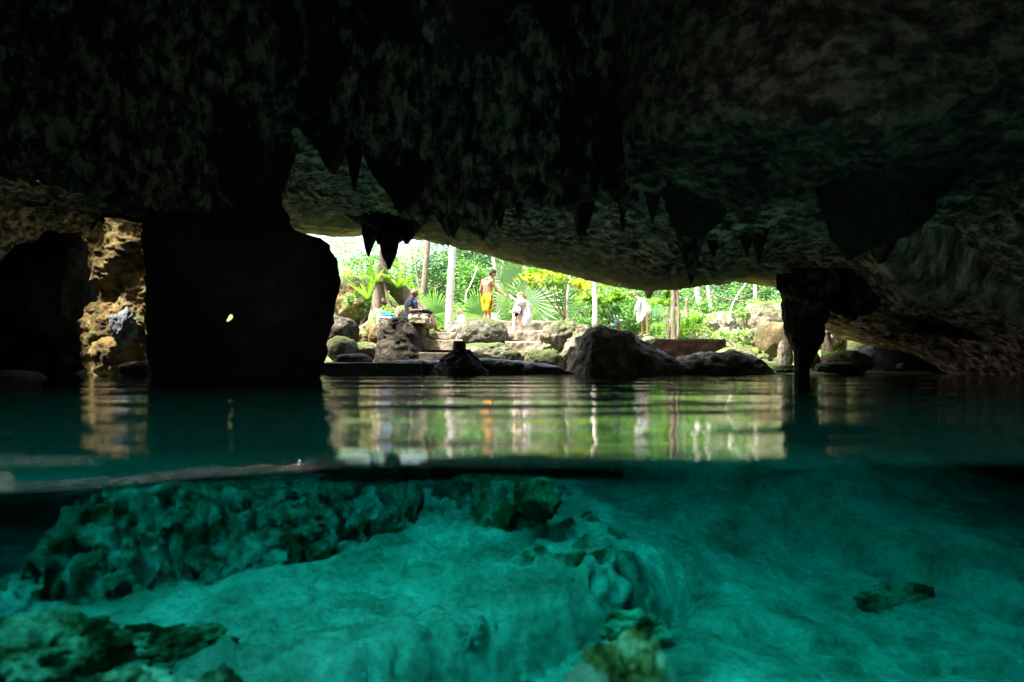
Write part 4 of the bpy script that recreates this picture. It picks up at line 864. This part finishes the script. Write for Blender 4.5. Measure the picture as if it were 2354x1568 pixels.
# ================================================================ people
SKIN = plain('skin', (.42, .22, .14), .55, .08, 14, .05); SKIND = plain('dark_skin', (.16, .085, .055), .5, .1, 14, .05); SKINP = plain('pale_skin', (.68, .46, .36), .55, .08, 14, .05)
def cloth(name, col, folds=30, var=.12): return plain(name, col, .85, var, folds, .25)
WHITE = cloth('white_cotton', (.62, .62, .62), 9, .04); YSH = cloth('yellow_fabric', (.85, .45, .02), 12, .08); STRIPE = cloth('stripe_fabric', (.10, .05, .06))
NAVY = cloth('navy_fabric', (.006, .013, .03)); NAVYL = cloth('blue_print', (.02, .07, .2), 25, .7); BEIGE = cloth('beige_fabric', (.28, .24, .19)); BLACK = cloth('black_fabric', (.012, .012, .016))
HAIRD = plain('dark_hair', (.03, .022, .018), .6, .4, 80, .3); HAIRB = plain('brown_hair', (.22, .10, .04), .6, .4, 80, .3); HAIRL = plain('blond_hair', (.62, .5, .33), .6, .3, 80, .3)
_S = _ICO[3]
def hull(a, ra, b, rb):
    bm = bmesh.new()
    for c, r in ((a, ra), (b, rb)):
        for v in _ICO[2][0]: bm.verts.new(Vector(c)+Vector(v)*r)
    o = bmesh.ops.convex_hull(bm, input=bm.verts)
    bmesh.ops.delete(bm, geom=[g for g in o['geom_interior'] if isinstance(g, bmesh.types.BMVert)], context='VERTS')
    V = [v.co[:] for v in bm.verts]; bm.verts.index_update(); Fc = [[v.index for v in f.verts] for f in bm.faces]; bm.free(); return V, Fc
def blob(c, r, rot=None):
    V = _S[0]*np.array(r)
    if rot is not None: V = V@np.array(rot).T
    return V+np.array(c), _S[1]
def fuse(name, parts, mat, root, vox=.008, wob=0, seed=0, smooth=3):
    V, Fc = join(parts); o = mesh('tmp', V, Fc, mat)
    md = o.modifiers.new('r', 'REMESH'); md.mode = 'VOXEL'; md.voxel_size = vox
    s = o.modifiers.new('s', 'SMOOTH'); s.factor = .6; s.iterations = smooth
    dg = bpy.context.evaluated_depsgraph_get(); dg.update(); me = bpy.data.meshes.new_from_object(o.evaluated_get(dg))
    n = len(me.vertices); W = np.empty(n*3); me.vertices.foreach_get('co', W); W = W.reshape(-1, 3)
    if wob:
        N = np.empty(n*3); me.vertices.foreach_get('normal', N); N = N.reshape(-1, 3)
        W = W+N*(fbm(W*np.array([1, 1, .35])+seed, 9, 3, .6)*wob)[:, None]
    W = W-np.array(root.location); me.vertices.foreach_set('co', W.ravel())
    me.polygons.foreach_set('use_smooth', [True]*len(me.polygons)); me.update(); me.name = name
    me.materials.clear(); me.materials.append(mat)
    old = o.data; bpy.data.objects.remove(o); bpy.data.meshes.remove(old)
    ob = bpy.data.objects.new(name, me); C.objects.link(ob); ob.parent = root; return ob
def person(label, Y, J, face, skin, s=1.0, cat='person', belly=0):
    """J: joints as (u, v, dy); face: direction the head looks"""
    j = {k: P(q[0], q[1], Y+(q[2] if len(q) > 2 else 0)) for k, q in J.items()}
    foot = min((j[k] for k in j), key=lambda p: p.z)
    root = empty('person', (j['pelvis'].x, Y, foot.z), label, cat)
    f = Vector(face).normalized(); up = (j['head']-j['neck']).normalized(); f = (f-up*f.dot(up)*.6).normalized(); sd_ = f.cross(up).normalized()
    h = j['head']; B = []
    rot = Matrix((sd_, f, up)).transposed()
    B.append(blob(h+up*.01*s, (.074*s, .094*s, .105*s), rot)); B.append(blob(h+f*.03*s-up*.06*s, (.05*s, .055*s, .055*s), rot))
    B.append(hull(h+f*.088*s+up*.015*s, .009*s, h+f*.108*s-up*.018*s, .014*s))                     # nose
    B.append(hull(h+f*.086*s-up*.055*s+sd_*.018*s, .009*s, h+f*.086*s-up*.055*s-sd_*.018*s, .009*s))  # lips
    B.append(hull(h+f*.084*s+up*.032*s+sd_*.04*s, .009*s, h+f*.084*s+up*.032*s-sd_*.04*s, .009*s))  # brow
    for q in (-1, 1): B.append(blob(h+sd_*q*.076*s-f*.005, (.012*s, .02*s, .03*s), rot))
    B.append(hull(h-up*.04*s, .052*s, j['neck'], .058*s))
    ch = j['chest']; pe = j['pelvis']; L, Rr = j['shL'], j['shR']
    B += [hull(j['neck'], .06*s, L, .052*s), hull(j['neck'], .06*s, Rr, .052*s), hull(L, .062*s, ch, .125*s), hull(Rr, .062*s, ch, .125*s), hull(ch, .135*s, pe, (.125+belly)*s)]
    hl, hr = j['hipL'], j['hipR']; B += [hull(pe, .125*s, hl, .095*s), hull(pe, .125*s, hr, .095*s)]
    for S_ in 'LR':
        B.append(hull(j['sh'+S_], .056*s, j['el'+S_], .040*s)); B.append(hull(j['el'+S_], .041*s, j['ha'+S_], .027*s))
        B.append(hull(j['hip'+S_], .088*s, j['kn'+S_], .056*s)); kn, an = j['kn'+S_], j['an'+S_]; B.append(hull(kn, .055*s, an, .036*s))
        m_ = kn.lerp(an, .28)+(-f)*.018*s; B.append(blob(m_, (.05*s, .05*s, .1*s)))
        t = j['toe'+S_]; B.append(hull(an-Vector((0, 0, .02*s)), .036*s, t, .024*s)); hd = (t-an); hd.z = 0; hd.normalize(); B.append(blob(an-hd*.03*s-Vector((0, 0, .03*s)), (.032*s, .032*s, .03*s)))
        d = (j['ha'+S_]-j['el'+S_]).normalized(); a = d.cross(Vector((0, 1, .3))).normalized(); c2 = d.cross(a)
        w_ = j['ha'+S_]; B.append(hull(w_, .024*s, w_+d*.07*s, .028*s)); B.append(hull(w_+d*.05*s+c2*.022*s, .022*s, w_+d*.05*s-c2*.022*s, .022*s))
        for k in range(4):
            p0 = w_+d*.08*s+c2*(k-1.5)*.019*s; p1 = p0+d*(.035+.004*(k in (1, 2)))*s-a*.006*s; p2 = p1+d*.026*s-a*.02*s
            B.append(hull(p0, .0095*s, p1, .009*s)); B.append(hull(p1, .009*s, p2, .008*s))
        p0 = w_+d*.02*s+c2*.03*s; p1 = p0+d*.03*s+c2*.025*s; B.append(hull(p0, .012*s, p1, .010*s)); B.append(hull(p1, .010*s, p1+d*.03*s, .009*s))
    fuse('body', B, skin, root, .0085)
    for q in (-1, 1): child('eye', *blob(h+f*.082*s+up*.018*s+sd_*q*.03*s, (.011*s, .008*s, .009*s), rot), BLACK, root)
    return root, j, f, up, sd_, rot
def hair(root, j, f, up, rot, mat, s=1.0, long=0, cut=.0):
    h = j['head']; B = [blob(h+up*(.03+cut)*s-f*.018*s, (.08*s, .092*s, .096*s), rot), blob(h-f*.045*s-up*.015*s, (.07*s, .06*s, .075*s), rot)]
    if long: B.append(hull(h-f*.05*s, .06*s, h-f*.07*s-up*long, .045*s))
    fuse('hair', B, mat, root, .009, .012, 3, 1)

# the man in yellow shorts
r, j, f, up, sd_, rot = person('shirtless man in yellow shorts standing behind the speckled boulder, reaching out', 19.0,
  dict(head=(1133, 629.5), neck=(1125, 641), chest=(1120.5, 657), pelvis=(1121.5, 683), shL=(1110.5, 646, .12), shR=(1130, 647, -.1), elL=(1104, 668, .1), haL=(1112, 685, .3), elR=(1143, 668, -.05), haR=(1158, 676.5, .0),
       hipL=(1116, 690, .08), hipR=(1126, 690, -.06), knL=(1117, 724, .1), knR=(1124, 724, 0), anL=(1113, 757, .1), anR=(1121, 757, -.05), toeL=(1123, 762, .18), toeR=(1131, 762, .05)), (.75, .45, -.45), SKIN, 1.0, belly=.012)
hair(r, j, f, up, rot, HAIRD, cut=.008)
pe, hl, hr = j['pelvis'], j['hipL'], j['hipR']
fuse('shorts', [hull(pe+Vector((0, 0, .07)), .140, pe, .155), hull(pe, .15, hl, .125), hull(pe, .15, hr, .125), hull(hl, .122, j['knL']+Vector((0, 0, .17)), .112), hull(hr, .122, j['knR']+Vector((0, 0, .17)), .112)], YSH, r, .01, .02, 1)
k0 = hr+Vector((.055, -.09, .12)); k1 = j['knR']+Vector((.03, -.10, .18))
fuse('side_stripe', [hull(k0, .03, (k0+k1)/2+Vector((.015, -.02, 0)), .036), hull((k0+k1)/2+Vector((.015, -.02, 0)), .036, k1, .032)], STRIPE, r, .008, .006)
# the seated woman
r, j, f, up, sd_, rot = person('woman sitting on the low stone wall wrapped in white, arm stretched to the man', 17.3,
  dict(head=(1198, 682), neck=(1204, 691), chest=(1207, 706), pelvis=(1208, 730), shL=(1208, 695, .14), shR=(1204, 696, -.12), elL=(1196, 712, .2), haL=(1188, 715, .1), elR=(1190.5, 694, -.2), haR=(1179, 685.5, -.1),
       hipL=(1206, 731, .1), hipR=(1206, 731, -.1), knL=(1183, 722, .16), knR=(1194, 725, -.12), anL=(1181.5, 758, .12), anR=(1197, 757, -.1), toeL=(1172, 765, .0), toeR=(1189, 764, -.2)), (-1, -.1, 0), SKINP, .98)
hair(r, j, f, up, rot, HAIRB, long=.05)
fuse('robe', [hull(j['neck']-Vector((-.03, 0, .07)), .07, j['chest'], .16), hull(j['chest'], .16, j['pelvis'], .18), hull(j['shR'], .085, j['elR'].lerp(j['shR'], .3), .075), hull(j['pelvis'], .19, j['pelvis']+Vector((.02, -.02, -.08)), .15), hull(j['pelvis']+Vector((-.02, -.1, -.02)), .1, P(1206, 744, 17.0), .05), hull(j['chest']+Vector((.04, 0, 0)), .13, P(1213, 737, 17.3), .09)], WHITE, r, .012, .035, 5)
fuse('towel', [hull(P(1189, 700, 17.15), .05, P(1184, 715, 17.1), .07), hull(P(1194, 702, 17.2), .06, P(1191, 715, 17.1), .08), hull(P(1172, 717, 17.1), .03, P(1184, 718, 17.1), .045)], WHITE, r, .01, .03, 8)
fuse('swimsuit', [hull(P(1190, 719, 17.12), .045, P(1196, 716, 17.1), .05), hull(P(1190, 719, 17.1), .05, P(1186, 725, 17.1), .045)], BLACK, r, .009, .008)
# the seated man
r, j, f, up, sd_, rot = person('bald man in a dark blue shirt sitting on the stone slab with one foot crossed', 16.5,
  dict(head=(952, 674), neck=(947, 687), chest=(945, 702), pelvis=(948, 726), shL=(950, 693, .15), shR=(942, 694, -.13), elL=(958, 713, .2), haL=(968, 711, .1), elR=(945, 714.5, -.2), haR=(965, 712.5, -.16),
       hipL=(951, 728, .1), hipR=(951, 729, -.1), knL=(992, 722, .05), knR=(983, 735, -.12), anL=(1003, 755, .0), anR=(984.5, 771, -.14), toeL=(1019, 761, -.05), toeR=(998, 776.5, -.2)), (1, -.15, -.35), SKIND, 1.0)
fuse('shirt', [hull(j['neck']-Vector((0, 0, .03)), .085, j['chest'], .165), hull(j['chest'], .165, j['pelvis']+Vector((0, 0, .0)), .16), hull(j['shR'], .085, j['shR'].lerp(j['elR'], .35), .07), hull(j['shL'], .085, j['shL'].lerp(j['elL'], .35), .07), hull(j['neck'], .07, j['shR'], .08), hull(j['neck'], .07, j['shL'], .08)], NAVY, r, .01, .02, 2)
fuse('shirt_print', [hull(j['chest']+Vector((.10, -.085, .06)), .05, j['chest']+Vector((.10, -.08, -.13)), .055)], NAVYL, r, .009, .02, 4)
fuse('shorts', [hull(j['pelvis'], .15, j['hipR'], .12), hull(j['pelvis'], .15, j['hipL'], .12), hull(j['hipR'], .12, j['knR'].lerp(j['hipR'], .12), .095), hull(j['hipL'], .115, j['knL'].lerp(j['hipL'], .2), .085), hull(j['hipR'].lerp(j['knR'], .6), .1, P(981, 748, 16.35), .07)], BEIGE, r, .01, .02, 3)
fuse('sandal', [hull(P(986, 776.5, 16.35), .02, P(979, 777, 16.36), .022)], WHITE, r, .007)
b = empty('lap_bag', P(975, 713, 16.3), 'black camera pouch lying in the lap of the sitting man', 'bag')
fuse('pouch', [hull(P(967, 716, 16.38), .045, P(990, 718, 16.36), .05), hull(P(972, 713, 16.32), .03, P(984, 714, 16.32), .035)], BLACK, b, .008, .01); fuse('strap', [hull(P(964, 715, 16.3), .012, P(959, 722, 16.28), .01), hull(P(959, 722, 16.28), .01, P(966, 727, 16.27), .01)], BLACK, b, .005)
# the bending woman
r, j, f, up, sd_, rot = person('woman in a loose white shirt bending forward above the brown wall', 23.4,
  dict(head=(1455, 677.5), neck=(1465, 686), chest=(1477, 697), pelvis=(1484, 717), shL=(1474, 690, .14), shR=(1471, 691, -.13), elL=(1464, 708, .12), haL=(1459, 715, -.02), elR=(1462, 709, -.2), haR=(1460, 718, -.18),
       hipL=(1482, 720, .1), hipR=(1485, 720, -.09), knL=(1476, 743, .1), knR=(1487.5, 742, -.08), anL=(1477, 768, .12), anR=(1488, 768, -.06), toeL=(1467, 772, .05), toeR=(1479, 772, -.14)), (-1, -.2, -.7), SKIN, .93)
hair(r, j, f, up, rot, HAIRB, long=.02)
fuse('loose_shirt', [hull(j['neck']+Vector((.05, 0, -.04)), .075, j['chest'], .17), hull(j['chest'], .17, j['pelvis']+Vector((0, 0, .02)), .19), hull(j['shR'], .08, P(1463, 710, 23.2), .08), hull(P(1465, 705, 23.2), .09, P(1468, 740, 23.25), .05), hull(j['pelvis']+Vector((-.08, -.05, 0)), .12, P(1474, 736, 23.25), .06), hull(j['pelvis'], .17, P(1494, 713, 23.4), .05)], WHITE, r, .012, .04, 11)
# the child
r, j, f, up, sd_, rot = person('blond child wrapped in white sitting low between the white trunk and the speckled boulder', 19.4,
  dict(head=(1057, 717), neck=(1060, 726), chest=(1061, 735), pelvis=(1061, 752), shL=(1064, 729, .08), shR=(1059, 730, -.09), elL=(1056, 740, .08), haL=(1050, 738, .0), elR=(1055, 741, -.1), haR=(1049, 740, -.1),
       hipL=(1060, 754, .06), hipR=(1060, 754, -.06), knL=(1046, 748, .08), knR=(1045, 750, -.06), anL=(1042, 764, .06), anR=(1041, 765, -.06), toeL=(1036, 767, .02), toeR=(1035, 768, -.1)), (-1, .05, -.1), SKINP, .72)
hair(r, j, f, up, rot, HAIRL, .72, cut=.004)
fuse('towel', [hull(j['neck']-Vector((0, 0, .03)), .08, j['chest'], .14), hull(j['chest'], .14, j['pelvis'], .16), hull(j['pelvis'], .15, j['knL'], .08), hull(j['pelvis'], .15, j['knR'], .08), hull(P(1054, 742, 19.2), .04, P(1050, 741, 19.2), .045), hull(P(1046, 755, 19.2), .08, P(1030, 766, 19.2), .05)], WHITE, r, .012, .02, 14)

# ================================================================ belongings and furniture
def crumple(name, label, cat, segs, mat, seed=0, wob=.03, vox=.009):
    root = empty(name, segs[0][0], label, cat); root.location.z -= .05
    fuse('cloth' if cat == 'towel' else 'fabric', [hull(a, ra, b_, rb) for a, ra, b_, rb in segs], mat, root, vox, wob, seed); return root
BLUE = cloth('blue_towelling', (.02, .14, .52), 20, .3); GREYB = cloth('grey_blue_towelling', (.16, .22, .30), 20, .3)
crumple('beach_towel', 'crumpled bright blue towel lying on the stone slab', 'towel', [(P(880, 727, 15.6), .05, P(898, 726, 15.6), .06), (P(884, 721, 15.7), .04, P(895, 722, 15.7), .045), (P(896, 730, 15.5), .04, P(904, 732, 15.5), .03)], BLUE, 1)
crumple('beach_towel', 'white towel under the blue one, hanging over the slab edge', 'towel', [(P(874, 731, 15.25), .035, P(897, 732, 15.3), .035), (P(868, 736, 15.15), .025, P(871, 729, 15.25), .035), (P(867.5, 745, 15.12), .018, P(868, 736, 15.15), .026)], WHITE, 2)
crumple('day_bag', 'small black bag slumped on the slab behind the sitting man', 'bag', [(P(912, 732, 15.6), .03, P(930, 732, 15.6), .035), (P(918, 729.5, 15.6), .03, P(927, 730, 15.6), .03)], BLACK, 3)
crumple('hanging_towel', 'grey-blue towel draped over the end of the red bench', 'towel', [(P(1408, 731, 21.2), .10, P(1416, 731, 21.2), .09), (P(1411, 731, 21.1), .11, P(1411, 748, 21.05), .10), (P(1405, 733, 21.1), .06, P(1407, 747, 21.05), .07)], GREYB, 4)
b = empty('hanging_bag', P(1122, 690, 20.1), 'dark bag with a blue and white top hanging from the forked trunk', 'bag')
fuse('bag_body', [hull(P(1138, 684, 20.4), .05, P(1137, 712, 20.4), .09)], BLACK, b, .01, .02); fuse('bag_top', [hull(P(1138, 677, 20.35), .05, P(1139, 682, 20.35), .06)], NAVYL, b, .01, .01)
def box(x0, x1, y0_, y1_, z0, z1):
    V = [(x, y, z) for x in (x0, x1) for y in (y0_, y1_) for z in (z0, z1)]
    return V, [(0, 1, 3, 2), (4, 6, 7, 5), (0, 4, 5, 1), (2, 3, 7, 6), (0, 2, 6, 4), (1, 5, 7, 3)]
def bev(o, w_=.01):
    bm = bmesh.new(); bm.from_mesh(o.data); bmesh.ops.recalc_face_normals(bm, faces=bm.faces); bmesh.ops.bevel(bm, geom=bm.edges[:], offset=w_, segments=2, affect='EDGES'); bm.to_mesh(o.data); bm.free(); return o
RED = rock_mat('red_wood', [(.3, (.20, .05, .025)), (.6, (.38, .12, .06)), (.8, (.5, .3, .2))], sc=(1, 6, 6), s1=3, bump=.4)
a0, a1 = P(1330, 740, 21.3), P(1428, 733, 21.5); root = empty('wooden_bench', (a0.x, 21.4, gz(a0.x, 21.4)), 'weathered red wooden bench behind the big dark rock', 'bench')
zt = P(1380, 735.5, 21.4).z
bev(child('seat', *box(a0.x, a1.x, 21.2, 21.6, zt-.05, zt), PALEBARK, root, False)); zf = gz(a0.x, 21.4)-.05
for k in range(5):
    xx = a0.x+.25+(a1.x-a0.x-.35)*k/4; bev(child('leg', *box(xx-.04, xx+.04, 21.24, 21.34, zf, zt-.05), RED, root, False))
bev(child('apron', *box(a0.x+.05, a1.x-.05, 21.26, 21.30, zt-.17, zt-.09), RED, root, False), .006)
bev(child('stretcher', *box(a0.x+.05, a1.x-.05, 21.36, 21.42, zf+.1, zf+.18), RED, root, False), .006)
q = P(1145, 727, 20.2); root = empty('marker_post', (q.x, 20.2, gz(q.x, 20.2)), 'pair of squat white painted posts beside the forked trunk', 'post')
for k, (u0, u1, vt, vb) in enumerate([(1141, 1151.5, 701, 722), (1141, 1152, 723, 745), (1129, 1136, 719, 745)]):
    p0, p1 = P(u0, vt, 20.2), P(u1, vb, 20.2)
    bev(child('post_block', *box(p0.x, p1.x, 20.1, 20.24, p1.z-(.25 if k else 0), p0.z), plain('white_paint', (.78, .78, .74), .6, .08, 10) if k == 0 else bpy.data.materials['white_paint'], root, False), .012)
